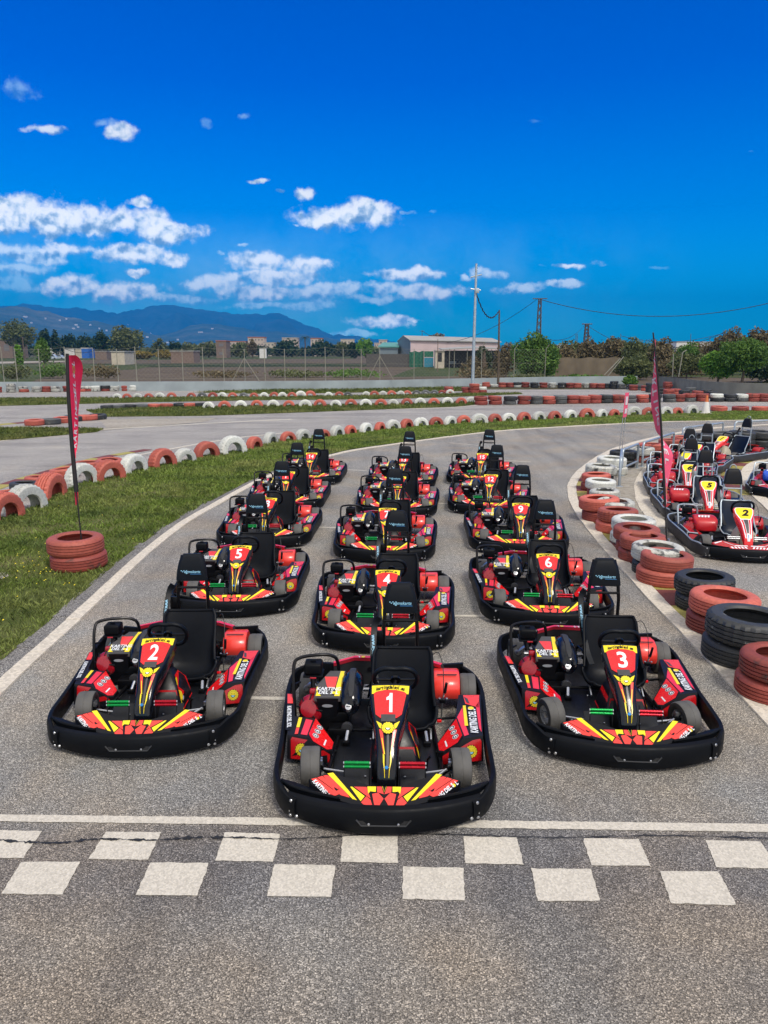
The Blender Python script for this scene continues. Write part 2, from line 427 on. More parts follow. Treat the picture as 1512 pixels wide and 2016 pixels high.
def make_wheel(root,x,y,r,w,yaw=0.):
    e=empty('wheel',(x,y,r)); e.parent=root; e.rotation_euler=(0,0,R_(yaw))
    T=Matrix.Rotation(math.pi/2,4,'Y')
    t=MB(); h=w/2
    prof=[(r*.55,-h*.86),(r*.62,-h*.96),(r*.80,-h),(r*.93,-h*.93),(r*.985,-h*.78),(r,-h*.5),(r,-.004),(r*.985,-.002),(r*.985,.002),(r,.004),(r,h*.5),(r*.985,h*.78),(r*.93,h*.93),(r*.80,h),(r*.62,h*.96),(r*.55,h*.86)]
    mats=['tyre_sidewall']*3+['kart_tyre']*9+['tyre_sidewall']*3
    t.lathe(prof,'kart_tyre',30,T,mats=mats); t.build('tyre',e)
    m=MB(); m.lathe([(r*.57,-h*.88),(r*.57,-h*.7),(r*.50,-h*.62),(r*.46,h*.1),(r*.22,h*.25),(r*.22,h*.6),(.001,h*.62)],'steel',24,T)
    m.lathe([(r*.57,h*.88),(r*.57,h*.7),(r*.50,h*.62),(r*.46,-h*.1),(r*.22,-h*.2),(r*.2,-h*.75),(.001,-h*.77)],'steel',24,T)
    for k in range(5):
        a=2*math.pi*k/5; m.add(*_rb(h*.12,.012,.012,.003,1),'black_frame',Matrix.Translation((h*.3,math.cos(a)*r*.33,math.sin(a)*r*.33)))
    m.build('rim',e)
    return e
def rail_side(mb,s,pit):
    # upright plastic guard sweeping round the side, outer path with top / bottom heights
    if s>0: P=[(.55,-.055,.175,.05),(.615,-.01,.185,.045),(.668,.08,.205,.04),(.70,.17,.20,.04),(.722,.28,.195,.04),(.728,.50,.20,.04),(.73,.72,.205,.045),(.745,1.0,.21,.045),(.762,1.3,.215,.05),(.768,1.5,.22,.05),(.745,1.64,.235,.06),(.70,1.75,.25,.08),(.62,1.845,.26,.11),(.50,1.88,.26,.12)]
    else: P=[(-.55,-.055,.175,.05),(-.615,-.01,.185,.045),(-.672,.08,.205,.04),(-.705,.17,.20,.04),(-.73,.28,.195,.04),(-.742,.50,.20,.04),(-.755,.72,.205,.045),(-.78,1.0,.21,.045),(-.805,1.3,.215,.05),(-.82,1.5,.22,.05),(-.815,1.66,.235,.06),(-.78,1.78,.25,.08),(-.66,1.865,.26,.11),(-.50,1.89,.26,.12)]
    C=crom([(p[0],p[1],0) for p in P],4); H=crom([(p[2],p[3],0) for p in P],4)
    rings=[]
    for i,c in enumerate(C):
        t=(C[min(i+1,len(C)-1)]-C[max(i-1,0)]).normalized(); n=Vector((t.y,-t.x,0))
        if n.dot(Vector((s,0,0)))<0 and abs(n.x)>.2: n=-n
        if c.y<.0 and n.y>0: n=-n
        if c.y>1.6 and n.y<0: n=-n
        zt,zb=H[i].x,H[i].y; w=.03
        ri=[c+n*.000+Vector((0,0,zb)),c+n*.012+Vector((0,0,zb+.03)),c+n*.012+Vector((0,0,zt-.03)),c+n*.004+Vector((0,0,zt-.004)),c-n*.010+Vector((0,0,zt)),c-n*.024+Vector((0,0,zt-.006)),c-n*.028+Vector((0,0,zt-.03)),c-n*.022+Vector((0,0,zb+.03)),c-n*.02+Vector((0,0,zb))]
        rings.append(ri)
    mb.loft(rings,'grey_plastic' if pit else 'black_plastic')
    if pit:
        mb.tube([c+Vector((0,0,H[i].x+.012)) for i,c in enumerate(C) if i>5],.011,'galvanised',6)
    return C
def make_kart(pit=False,name='racing_kart',paint=None):
    root=empty(name,(0,0,0))
    bl='black_plastic'
    RP='red_plastic'; RD='red_dark_plastic'; ER='engine_red'
    if pit: RP='blue_plastic' if paint=='blue' else 'red_plastic'; RD='red_dark_plastic'
    # --- floor tray
    m=MB(); m.box((0,.60,.043),(.74,.98,.008),'floor_plate',.003)
    m.box((0,1.35,.040),(.60,.55,.006),'floor_plate',.002)
    for x in (-.33,.33,-.12,.12):
        for y in (.16,.5,.95): m.lathe([(.001,.054),(.006,.053),(.009,.048)],'steel',8,Matrix.Translation((x,y,0)))
    m.build('floor_tray',root)
    # --- tubular chassis
    m=MB()
    for s in (-1,1):
        m.tube([(s*.30,.02,.07),(s*.36,.22,.07),(s*.39,.45,.07),(s*.36,1.0,.07),(s*.32,1.75,.075)],.015,'black_frame',8,smooth=4)
        m.tube([(s*.37,.42,.07),(s*.44,.42,.13)],.02,'black_frame',8)
        m.tube([(s*.44,.42,.09),(s*.44,.42,.19)],.014,'steel',8)
        m.tube([(s*.10,.30,.13),(s*.42,.37,.14)],.007,'steel',8)
        m.box((s*.44,.385,.15),(.05,.05,.03),'black_frame',.006)
        m.lathe([(.001,.2),(.013,.2),(.015,.185),(.013,.17)],'steel',10,Matrix.Translation((s*.435,.37,0)))
        m.tube([(s*.36,.72,.07),(s*.66,.74,.09),(s*.68,1.2,.09),(s*.36,1.22,.07)],.011,'black_frame',8,smooth=3)
        m.tube([(s*.30,.86,.07),(s*.29,.93,.12)],.013,'steel',8)
        m.box((s*.30,.86,.065),(.05,.06,.035),'black_frame',.004)
    m.tube([(-.32,1.05,.07),(.32,1.05,.07)],.015,'black_frame',8); m.tube([(-.30,.05,.07),(.30,.05,.07)],.015,'black_frame',8)
    m.tube([(-.66,1.60,.14),(.66,1.60,.14)],.018,'steel',10)
    m.box((.30,1.60,.14),(.05,.09,.12),'black_frame',.008); m.box((-.25,1.60,.14),(.05,.09,.12),'black_frame',.008)
    m.lathe([(.09,-.004),(.09,.004)],'steel',20,Matrix.Translation((.22,1.60,.14))@Matrix.Rotation(math.pi/2,4,'Y'),closed=True)
    m.build('chassis_frame',root)
    # --- front bumper
    m=MB()
    X=[-.605,-.56,-.46,-.34,-.2,-.1,0,.1,.2,.34,.46,.56,.605]
    def fy(x): return -.192+.165*(abs(x)/.6)**2.1
    rings=[]
    for x in X:
        y=fy(x); e=(abs(x)/.6)**2
        zt=.192-.012*e; zb=.028+.018*e
        rings.append([(x,y+.030,zb),(x,y+.010,zb+.001),(x,y+.002,zb+.010),(x,y-.002,zt-.070),(x,y+.006,zt-.020),(x,y+.016,zt-.004),(x,y+.024,zt),(x,y+.060,zt+.002),(x,y+.066,zt-.012),(x,y+.06,zb+.01)])
    m.loft(rings,bl)
    # lower skirt
    rings=[]
    for x in X:
        y=fy(x)
        rings.append([(x*1.0,y+.06,.03),(x,y+.10,.028),(x,y+.20,.05),(x,y+.17,.07)])
    m.loft(rings,bl)
    # wing fillers between the bumper and the guard
    for s in (-1,1):
        V=[(s*.27,-.055,.185),(s*.45,-.01,.19),(s*.60,.055,.195),(s*.66,.13,.20),(s*.655,.17,.18),(s*.59,.165,.165),(s*.50,.105,.17),(s*.36,.035,.175)]
        m.loft([[(a,b,c-.03) for a,b,c in V],V],bl)
        m.tube([(s*.28,-.05,.187),(s*.46,0,.197),(s*.58,.05,.203),(s*.66,.12,.205)],.010,bl,8,smooth=3)
        for (bx,by,bz) in ((.585,-.005,.062),(.585,-.005,.092),(.545,-.033,.066),(.578,-.008,.162)):
            y=fy(bx)
            m.lathe([(.001,.007),(.008,.006),(.0115,.0)],'steel',10,Matrix.Translation((s*bx,y-.005,bz))@Matrix.Rotation(s*R_(24),4,'Z')@Matrix.Rotation(math.pi/2,4,'X'))
    # slot
    sl=[(-.155,.125),(.155,.125),(.13,.098),(-.13,.098)]
    m.poly([(x,fy(x)-.0045,z) for x,z in sl],'cable_black')
    m.tube([(x,fy(x)-.006,z) for x,z in ((-.165,.130),(-.135,.094),(.135,.094),(.165,.130))],.0055,'grey_plastic',6)
    for x in (-.09,.09): m.lathe([(.001,.004),(.006,.003),(.008,0)],'steel',10,Matrix.Translation((x,fy(x)-.004,.104))@Matrix.Rotation(math.pi/2,4,'X'))
    m.build('front_bumper',root)
    for s in (-1,1):
        m=MB(); rail_side(m,s,pit); m.build('side_bumper',root)
    # --- rear bumper
    m=MB()
    P=crom([(-.66,1.84,0),(-.46,1.80,0),(-.2,1.83,0),(0,1.835,0),(.2,1.83,0),(.45,1.80,0),(.64,1.83,0)],5)
    m.loft([[(p.x,p.y,.09),(p.x,p.y+.05,.10),(p.x,p.y+.06,.2),(p.x,p.y+.05,.27),(p.x,p.y,.28),(p.x,p.y-.01,.2)] for p in P],bl)
    RB=[(-.455,1.64),(-.29,1.765),(.28,1.735),(.435,1.62)]
    out=[(-.46,1.70),(-.28,1.83),(.29,1.80),(.45,1.68)]
    m.loft([[(x,y+.03,.10) for x,y in RB]+[(x,y+.05,.10) for x,y in out[::-1]],[(x,y+.035,.30) for x,y in RB]+[(x,y,.30) for x,y in out[::-1]],[(x,y+.01,.345) for x,y in RB]+[(x,y-.005,.345) for x,y in out[::-1]]],'grey_plastic')
    top='red_plastic' if pit else 'pink_red'
    m.poly([(x,y+.014,.348) for x,y in RB]+[(x,y-.009,.348) for x,y in out[::-1]],top)
    m.loft([[(x,y+.024,.315) for x,y in RB],[(x,y+.008,.347) for x,y in RB]],top,cap=False,closed=False)
    if not pit: m.text('KARTING DEL S',(.03,1.778,.350),(-1,.02,0),(0,-1,0),'white_decal',.045,.03,.85); 
    if not pit: m.disc((-.215,1.788,.350),(-1,0,0),(0,-1,0),.017,'yellow_sticker'); m.text('L',(-.25,1.788,.350),(-1,0,0),(0,-1,0),'white_decal',.045,.03,.85)
    for x in (-.3,-.16,.2):
        m.lathe([(.022,0),(.001,0)],'decal_black',14,Matrix.Translation((x,1.785-abs(x)*.05,.24))@Matrix.Rotation(math.pi/2,4,'X'))
    m.build('rear_bumper',root)
    # --- nose panel
    m=MB()
    O=[(-.487,.118),(-.35,.155),(-.215,.055),(0,.052),(.215,.055),(.35,.155),(.487,.118),(.475,.085),(.33,-.025),(.17,-.072),(0,-.08),(-.17,-.072),(-.33,-.025),(-.475,.085)]
    Os=subdiv_poly(O,2)
    def sc_(p,k): return (p[0]*k+0*(1-k),p[1]*k+.02*(1-k))
    rings=[[(x,y,max(.05,nz(x,y)-.09)) for x,y in Os],[(x,y,nz(x,y)-.012) for x,y in Os]]
    for k in (.985,.6,.25): rings.append([(sc_(p,k)[0],sc_(p,k)[1],nz(*sc_(p,k))) for p in Os])
    m.loft(rings,'decal_black' if not pit else 'red_dark_plastic')
    def dp(pts,mat,lift=.002,mir=True):
        for s in ((-1,1) if mir else (1,)):
            q=[(s*x,y) for x,y in subdiv_poly(pts,2)]
            if s>0 and mir: q=q
            V=[(x,y,nz(x,y)+lift) for x,y in q]
            cx=sum(p[0] for p in q)/len(q);cy=sum(p[1] for p in q)/len(q)
            V.append((cx,cy,nz(cx,cy)+lift)); n=len(q)
            # centre vertex valid for the convex shapes used here
            F=[[i,(i+1)%n,n] for i in range(n)]
            a=sum(q[i][0]*q[(i+1)%n][1]-q[(i+1)%n][0]*q[i][1] for i in range(n))
            if a<0: F=[f[::-1] for f in F]
            m.add(V,F,mat)
    if not pit:
        dp([(.470,.113),(.438,.120),(.283,.002),(.318,-.012)],'red_sticker')
        dp([(.432,.121),(.400,.130),(.318,.060),(.312,.022),(.277,.002)],'red_sticker')
        dp([(.395,.131),(.374,.135),(.352,.128),(.296,.070),(.286,.030),(.326,.058)],'red_sticker')
        dp([(.350,.125),(.292,.068),(.282,.028),(.309,.022),(.270,-.005),(.215,-.022),(.24,.02)],'red_sticker',.0016)
        dp([(.369,.145),(.332,.150),(.168,-.040),(.196,-.032)],'yellow_sticker',.0026)
        dp([(.216,.050),(.203,.050),(.121,-.014),(.145,-.046)],'yellow_sticker')
        dp([(.192,.050),(.112,.047),(.084,-.030),(.117,-.006)],'red_sticker')
        dp([(.107,.050),(.052,.050),(.053,.014),(.093,.019),(.100,.002)],'yellow_sticker')
        dp([(.047,.050),(.018,.050),(.002,-.001),(.044,.012)],'red_sticker')
        dp([(.075,.001),(.038,.009),(.003,-.030),(.026,-.072),(.060,-.071)],'red_sticker')
        dp([(.111,-.014),(.084,-.038),(.073,-.071),(.124,-.070),(.142,-.054)],'red_sticker')
        m.tube([(0.012,.05,nz(.01,.05)+.002),(0,.012,nz(0,.012)+.002),(-.012,.05,nz(.01,.05)+.002)],.0018,'yellow_sticker',4)
        d=Vector((.117,-.114,.42*-.114)).normalized(); e=Vector((.114,.117,.42*.117)).normalized()
        m.text('KARTING DEL',(-.388,.034,nz(-.388,.034)+.002),d,e,'white_decal',.042,.03,.72,.2)
        d2=Vector((.122,.108,.42*.108)).normalized(); e2=Vector((-.108,.122,.42*.122)).normalized()
        m.text('RTING DEL S',(.372,.022,nz(.372,.022)+.002),d2,e2,'white_decal',.042,.03,.72,.2)
        p=Vector((.440,.078)); m.disc((p.x,p.y,nz(p.x,p.y)+.002),d2,e2,.012,'yellow_sticker')
        p=Vector((.457,.094)); m.text('L',(p.x,p.y,nz(p.x,p.y)+.002),d2,e2,'white_decal',.042,.03,.72,.2)
    else:
        wm='white_decal'
        dp([(.46,.105),(.35,.143),(.345,.130),(.44,.088)],wm)
        dp([(.33,.135),(.20,.045),(.19,.032),(.30,.105)],wm)
        dp([(.20,.046),(.02,.046),(.02,.03),(.185,.03)],wm)
        dp([(.40,.055),(.20,-.05),(.02,-.062),(.02,-.045),(.19,-.033)],RP)
        for k in range(5): dp([(.05+k*.045,.018),(.075+k*.045,.018),(.055+k*.045,-.02),(.03+k*.045,-.02)],wm)
    m.build('nose_panel',root)
    # --- steering fairing
    m=MB()
    # stations: (y, z, half width, x centre, drop)
    S=[(.112,.150,.052,.010,.03),(.118,.194,.056,.010,.06),(.136,.269,.060,.012,.10),(.22,.353,.066,.013,.12),(.32,.453,.078,.016,.13),(.375,.482,.092,.019,.12),(.435,.514,.108,.022,.11),(.50,.555,.122,.026,.10),(.56,.593,.135,.030,.09),(.605,.622,.142,.032,.07),(.628,.634,.134,.033,.04)]
    rings=[]
    for y,z,w,xc,d in S:
        crown=.012 if y>.2 else .004
        r=[(xc+w,y,z-d),(xc+w*1.02,y,z-.016),(xc+w*.93,y,z-.003)]
        for t in (.7,.35,0,-.35,-.7): r.append((xc+w*t,y-crown*(1-t*t)*.5,z+crown*(1-t*t)*.6))
        r+=[(xc-w*.93,y,z-.003),(xc-w*1.02,y,z-.016),(xc-w,y,z-d)]
        rings.append(r)
    m.loft(rings,'black_gloss' if not pit else RP)
    def xc_(y): return float(np.interp(y,[s[0] for s in S],[s[3] for s in S]))
    def wh_(y): return float(np.interp(y,[s[0] for s in S],[s[2] for s in S]))
    def pp(x,y,lift):
        z=float(np.interp(y,[s[0] for s in S],[s[1] for s in S])); t=max(-1,min(1,(x-xc_(y))/wh_(y))); cr=.012*min(1,max(0,(y-.13)/.1))+.004
        i=max(0,min(len(S)-2,int(np.searchsorted([s[0] for s in S],y))-1)); sl=(S[i+1][1]-S[i][1])/max(1e-6,(S[i+1][0]-S[i][0]))
        n=Vector((0,-sl,1)).normalized()
        return Vector((x,y-cr*(1-t*t)*.5,z+cr*(1-t*t)*.6))+n*lift
    def pd(pts,mat,lift=.002,rows=8):
        # scan the polygon into horizontal bands so that it follows the curved fairing
        ys=sorted(set([p[1] for p in pts])); lo,hi=ys[0],ys[-1]
        Y=sorted(set([lo+(hi-lo)*i/rows for i in range(rows+1)]+ys+[s[0] for s in S if lo<s[0]<hi]))
        def span(y):
            xs=[]
            n=len(pts)
            for i in range(n):
                a=pts[i];b=pts[(i+1)%n]
                if abs(a[1]-b[1])<1e-9:
                    if abs(a[1]-y)<1e-9: xs+= [a[0],b[0]]
                    continue
                t=(y-a[1])/(b[1]-a[1])
                if -1e-9<=t<=1+1e-9: xs.append(a[0]+(b[0]-a[0])*t)
            return (min(xs),max(xs)) if xs else None
        V=[];F=[];nx=6
        for y in Y:
            s_=span(y)
            for k in range(nx+1): V.append(pp(s_[0]+(s_[1]-s_[0])*k/nx,y,lift))
        for r in range(len(Y)-1):
            for k in range(nx):
                a=r*(nx+1)+k; F.append([a,a+1,a+nx+2,a+nx+1])
        m.add(V,F,mat)
    if not pit:
        def outl(f,y): return (xc_(y)+f*wh_(y),y)
        pd([outl(-.93,.56),outl(-.93,.615),outl(.93,.615),outl(.93,.56)],'yellow_sticker',.0015)
        # red face with the curved top edge
        pd([(xc_(.40)-.055,.398),(xc_(.42)-.088,.425),(xc_(.55)-.112,.562),(xc_(.575)-.095,.573),(xc_(.59)-.04,.583),(xc_(.59)+.04,.583),(xc_(.575)+.095,.573),(xc_(.55)+.112,.562),(xc_(.42)+.088,.425),(xc_(.40)+.055,.398)],'red_plastic',.003)
        pd([(-.028,.372),(-.030,.422),(.068,.422),(.066,.372)],'decal_grey',.004)
        for s in (-1,1):
            c=.018
            pd([(c+s*.079,.380),(c+s*.042,.357),(c+s*.040,.318),(c+s*.058,.335)],'yellow_sticker',.003)
            pd([(c+s*.058,.322),(c+s*.034,.318),(c+s*.018,.205),(c+s*.027,.205)],'red_sticker',.003)
            pd([(c+s*.041,.28),(c+s*.036,.28),(c+s*.016,.205),(c+s*.023,.205)],'yellow_sticker',.004)
            pd([(c-.002+s*.029,.21),(c-.002+s*.018,.20),(c-.002+s*.018,.165),(c-.004+s*.012,.125),(c-.004+s*.015,.125),(c-.002+s*.027,.172)],'yellow_sticker',.004)
        pd([(.012,.345),(.026,.345),(.026,.15),(.010,.15)],'decal_grey',.0028)
        ex=Vector((1,0,0)); ey=Vector((0,.115,.061)).normalized()
        sun_emblem(m,pp(.018,.326,.004)+Vector((0,-.003,.003)),ex,Vector((0,.8,.6)),.036,'yellow_sticker')
        n=Vector((0,-.53,.85))
        for i,ch in enumerate('kartingdelsol.es'):
            t=(i-7.5)/7.5; x=.030+t*.092; y=.600-.010*t*t
            v,f=text_geo(ch,.040,.03,.78,.25); ex=Vector((1,-.12*t,-.06*t)).normalized(); ey=Vector((0,.115*1,.075)).normalized()
            o=pp(x,y,.0035); m.add([o+ex*a+ey*b for a,b in v],f,'decal_black')
        m.disc(pp(.012,.146,.012),(1,0,0),(0,.5,.86),.011,'blue_bolt',seg=12); m.tube([pp(-.008,.146,.008),pp(.034,.146,.008)],.0025,'steel',6)
        m.lathe([(.001,.012),(.010,.011),(.012,0)],'blue_bolt',12,Matrix.Translation(pp(.012,.146,0))@Matrix.Rotation(R_(50),4,'X'))
    else:
        pd([(xc_(.41)-.070,.402),(xc_(.5)-.122,.52),(xc_(.58)-.130,.59),(xc_(.6)-.105,.622),(xc_(.6)+.105,.622),(xc_(.58)+.130,.59),(xc_(.5)+.122,.52),(xc_(.41)+.070,.402)],'white_decal',.002)
        pd([(xc_(.43)-.062,.418),(xc_(.5)-.110,.52),(xc_(.58)-.118,.59),(xc_(.6)-.095,.614),(xc_(.6)+.095,.614),(xc_(.58)+.118,.59),(xc_(.5)+.110,.52),(xc_(.43)+.062,.418)],'yellow_sticker',.0032)
        for s in (-1,1):
            pd([(.016+s*.075,.40),(.016+s*.062,.40),(.014+s*.030,.15),(.014+s*.043,.15)],'white_decal',.003)
            pd([(.016+s*.04,.40),(.016+s*.034,.40),(.014+s*.014,.21),(.014+s*.020,.21)],'white_decal',.003)
        pd([(-.012,.40),(.044,.40),(.030,.21),(-.002,.21)],'decal_grey',.003)
        pd([(-.01,.205),(.034,.205),(.030,.13),(-.006,.13)],'white_decal',.003)
        pd([(.006,.19),(.020,.19),(.016,.135),(.010,.135)],'blue_decal',.004)
    fair=m.build('steering_fairing',root)
    global PP
    PP=pp
    # --- steering wheel + column
    m=MB()
    C=Vector((.065,.775,.605)); A=Vector((1,0,0)); B=Vector((0,-.47,.88))
    pts=[]
    for a,r in ((90,.118),(62,.138),(38,.155),(12,.155),(-15,.15),(-45,.148),(-75,.135),(-105,.135),(-135,.148),(-165,.15),(168,.155),(142,.155),(118,.138)):
        pts.append(C+A*math.cos(R_(a))*r+B*math.sin(R_(a))*r)
    m.tube(pts,.0165,'pad_vinyl',10,closed=True,smooth=4)
    for a in (0,180,270): m.tube([C,C+A*math.cos(R_(a))*.15+B*math.sin(R_(a))*.14],.010,'black_frame',6)
    m.lathe([(.001,.012),(.035,.010),(.038,-.01),(.001,-.012)],'black_frame',16,Matrix.Translation(C)@Matrix.Rotation(R_(-62),4,'X'))
    m.build('steering_wheel',root)
    m=MB(); m.tube([C,(.03,.45,.40),(.015,.20,.12),(.012,.12,.06)],.013,'black_frame',8)
    m.tube([(-.04,.60,.07),(.02,.50,.42)],.010,'black_frame',8); m.tube([(.10,.60,.07),(.04,.50,.42)],.010,'black_frame',8)
    m.box((.012,.14,.10),(.10,.05,.12),'black_gloss',.012)
    m.build('steering_column',root)
    # --- side panels of the under-column tank
    m=MB()
    def ringb(z,x0,x1,y0,y1,c=.02): return [(x0+c,y0,z),(x1-c,y0,z),(x1,y0+c,z),(x1,y1-c,z),(x1-c,y1,z),(x0+c,y1,z),(x0,y1-c,z),(x0,y0+c,z)]
    bm_='beige_plastic' if pit else 'decal_black'
    m.loft([ringb(.05,-.10,.235,.36,.74),ringb(.12,-.105,.245,.37,.74),ringb(.27,-.06,.20,.46,.72),ringb(.36,-.02,.14,.53,.68),ringb(.375,.0,.12,.55,.66,.015)],bm_)
    if not pit:
        # right flank graphics
        def fl(y,z):  # point on the right flank
            x=float(np.interp(z,[.05,.12,.27,.36],[.235,.245,.20,.14])); yy=float(np.interp(z,[.05,.12,.27,.36],[0,0,.0,0])); return (x+.004,y,z)
        def flank(P,mat,l=0):
            V=[(fl(y,z)[0]+l,y,z) for y,z in P]; m.poly(V,mat)
        flank([(.40,.10),(.46,.26),(.56,.34),(.66,.34),(.715,.26),(.73,.10)],'red_plastic')
        flank([(.40,.13),(.455,.25),(.53,.325),(.56,.325),(.50,.20),(.455,.09)],'yellow_sticker',.0015)
        flank([(.60,.10),(.55,.20),(.58,.21),(.64,.10)],'decal_black',.0015)
        m.disc((fl(.49,.18)[0]+.004,.485,.18),(0,1,0),(0,0,1),.018,'white_decal',seg=12)
        m.poly([(-.108,.40,.10),(-.108,.73,.10),(-.064,.70,.26),(-.064,.48,.26)],'red_plastic')
        m.poly([(-.095,.365,.07),(.23,.365,.07),(.195,.452,.26),(-.055,.452,.26)],'red_dark_plastic')
    m.lathe([(.001,.035),(.024,.033),(.026,0)],'decal_black',14,Matrix.Translation((.10,.66,.365)))
    m.build('fuel_tank',root)
    # --- seat
    m=MB()
    st=[(.925,.135,.19,.035),(.955,.105,.225,.06),(1.0,.088,.25,.095),(1.10,.080,.262,.13),(1.19,.105,.258,.155),(1.245,.17,.248,.16),(1.275,.27,.238,.13),(1.305,.37,.232,.09),(1.335,.47,.230,.06),(1.365,.555,.225,.045),(1.385,.60,.205,.03)]
    C_=[Vector((.118,s[0],s[1])) for s in st]; g=[];g2=[]; K=12
    for i,s in enumerate(st):
        t=(C_[min(i+1,len(st)-1)]-C_[max(0,i-1)]).normalized(); n=Vector((0,-t.z,t.y)) ; n=Vector((0,-t.z,t.y))
        row=[];row2=[]
        for k in range(K+1):
            a=R_(-88+176*k/K); x=s[2]*math.copysign(abs(math.sin(a))**.85,math.sin(a)); d=s[3]*(1-math.cos(a))**1.2
            p=C_[i]+Vector((x,0,0))+n*d; row.append(p); row2.append(p-n*.012*math.cos(a)+Vector((math.copysign(.010,x)*abs(math.sin(a)),0,0)))
        g.append(row);g2.append(row2)
    sp='navy_plastic' if pit else 'seat_plastic'
    m.loft(g,sp,cap=False,closed=False); m.loft([r[::-1] for r in g2],sp,cap=False,closed=False)
    rim=[r[0] for r in g]+[p for p in g[-1][1:-1]]+[r[-1] for r in g[::-1]]+[p for p in g[0][1:-1]][::-1]
    m.tube(rim,.013,'galvanised' if pit else sp,8,closed=True)
    for x,y in ((.03,1.02),(.21,1.02)): m.lathe([(.001,.008),(.012,.006),(.014,0)],'steel',10,Matrix.Translation((x,y,.09)))
    m.build('seat',root)
    m=MB(); 
    for P_,r_,t_ in (([(-.10,1.30,.30),(-.13,1.42,.30),(-.16,1.5,.12)],.010,'black_frame'),([(.34,1.30,.30),(.34,1.45,.2),(.30,1.55,.1)],.010,'black_frame'),([(.33,1.0,.12),(.33,.90,.07)],.009,'steel'),([(-.10,1.0,.12),(-.10,.90,.07)],.009,'steel')):
        m=MB(); m.tube(P_,r_,t_,6); m.build('seat_stay',root)
    # --- headrest frame and pad
    fm='galvanised' if pit else 'black_frame'
    m=MB()
    for x in (-.035,.235):
        m.tube([(x,1.62,.10),(x,1.56,.40),(x,1.545,.70),(x+(.014 if x<0 else -.014),1.57,.92),(x+(.045 if x<0 else -.045),1.60,1.06)],.0155,fm,8)
    m.tube([(-.035,1.548,.765),(.235,1.548,.765)],.0125,fm,8)
    m.box((-.075,1.54,.62),(.07,.03,.12),fm,.004); m.tube([(-.035,1.60,.25),(-.20,1.62,.14)],.009,fm,6); m.tube([(.235,1.60,.25),(.34,1.62,.14)],.009,fm,6)
    if pit:
        q=[Vector((.10+math.cos(R_(a))*.048,1.615,1.075+math.sin(R_(a))*.062)) for a in range(180,-1,-20)]
        m.tube(q,.008,fm,8)
    m.build('headrest_frame',root)
    m=MB()
    def pad(z,w,y,t): 
        c=.022
        return [(.10-w+c,y-t,z),(.10+w-c,y-t,z),(.10+w,y-t+c*.8,z),(.10+w,y+.012,z),(.10-w,y+.012,z),(.10-w,y-t+c*.8,z)]
    m.loft([pad(.832,.128,1.545,.02),pad(.842,.14,1.545,.038),pad(.90,.134,1.553,.042),pad(.96,.125,1.563,.042),pad(1.02,.110,1.574,.040),pad(1.06,.09,1.584,.030),pad(1.075,.078,1.59,.012)],'pad_vinyl' if not pit else 'decal_black')
    padp=m.build('headrest',root,ang=22)
    if not pit:
        m=MB(); ex=(1,0,0); ey=Vector((0,.17,1))
        m.text('egmskarts',(.112,1.5085,.925),ex,ey,'sky_decal',.036,.012,1.0,.3)
        for i in range(5):
            for j in range(2):
                if (i+j)%2==0: m.box((.015+i*.012,1.5065+.002*j,.924-.010*j+.012),(.010,.0015,.008),'sky_decal')
        m.box((.145,1.504,.905),(.10,.0015,.004),'blue_decal')
        m.build('lettering',padp)
    # --- seat belt strap
    m=MB()
    bp=[Vector(p) for p in ((-.070,1.525,.80),(-.105,1.515,.745),(-.115,1.46,.66),(-.118,1.40,.58),(-.112,1.345,.50),(-.10,1.29,.42),(-.085,1.22,.33),(-.06,1.13,.25))]
    bp=crom(bp,3); rr=[]
    for i,p in enumerate(bp):
        t=(bp[min(i+1,len(bp)-1)]-bp[max(i-1,0)]).normalized(); w=Vector((1,.25,0)); w=(w-t*w.dot(t)).normalized(); n=t.cross(w).normalized()
        hw=.024 if i>2 else .028
        rr.append([p+w*hw+n*.004,p-w*hw+n*.004,p-w*hw-n*.004,p+w*hw-n*.004])
    m.loft(rr,'decal_black' if pit else 'grey_plastic' if False else 'pad_vinyl')
    if not pit:
        a=Vector((-.117,1.46,.66));b=Vector((-.101,1.29,.42)); d=(b-a).normalized(); w=Vector((1,.25,0)); w=(w-d*w.dot(d)).normalized()
        nn=d.cross(w); 
        m.text('www.egmskarts.com',(a+b)/2+Vector((0,-.0075,.006)),d,w,'sky_decal',.046,.02,.82)
    m.build('seat_belt',root)
    # --- engine
    m=MB()
    m.box((-.44,1.22,.12),(.30,.30,.16),'black_frame',.02); m.box((-.44,1.24,.22),(.20,.26,.10),'black_frame',.015)
    m.box((-.36,.99,.085),(.16,.12,.09),'black_frame',.012); m.lathe([(.04,-.02),(.045,0),(.04,.02),(.001,.022)],'grey_plastic',14,Matrix.Translation((-.30,.96,.13))@Matrix.Rotation(math.pi/2,4,'X'))
    for k in range(6): m.box((-.44,1.10+k*.02,.285),(.17,.006,.05),'black_frame',.001)
    m.tube([(-.52,1.30,.30),(-.60,1.36,.30),(-.66,1.42,.22),(-.66,1.6,.2)],.022,'steel',10,smooth=3)
    m.tube([(-.50,1.15,.34),(-.55,1.22,.36),(-.56,1.30,.36)],.006,'cable_black',6,smooth=3)
    eng=m.build('engine',root)
    m=MB()   # pull-start housing
    T=Matrix.Translation((-.585,1.13,.205))@Matrix.Rotation(R_(-35),4,'Z')@Matrix.Rotation(R_(-72),4,'X')@Matrix.Rotation(R_(180),4,'X')
    T=Matrix.Translation((-.585,1.12,.205))@Matrix.Rotation(R_(-20),4,'Z')@Matrix.Rotation(R_(68),4,'X')
    m.lathe([(.104,-.10),(.107,.0),(.098,.022),(.07,.045),(.066,.052),(.001,.055)],ER,24,T)
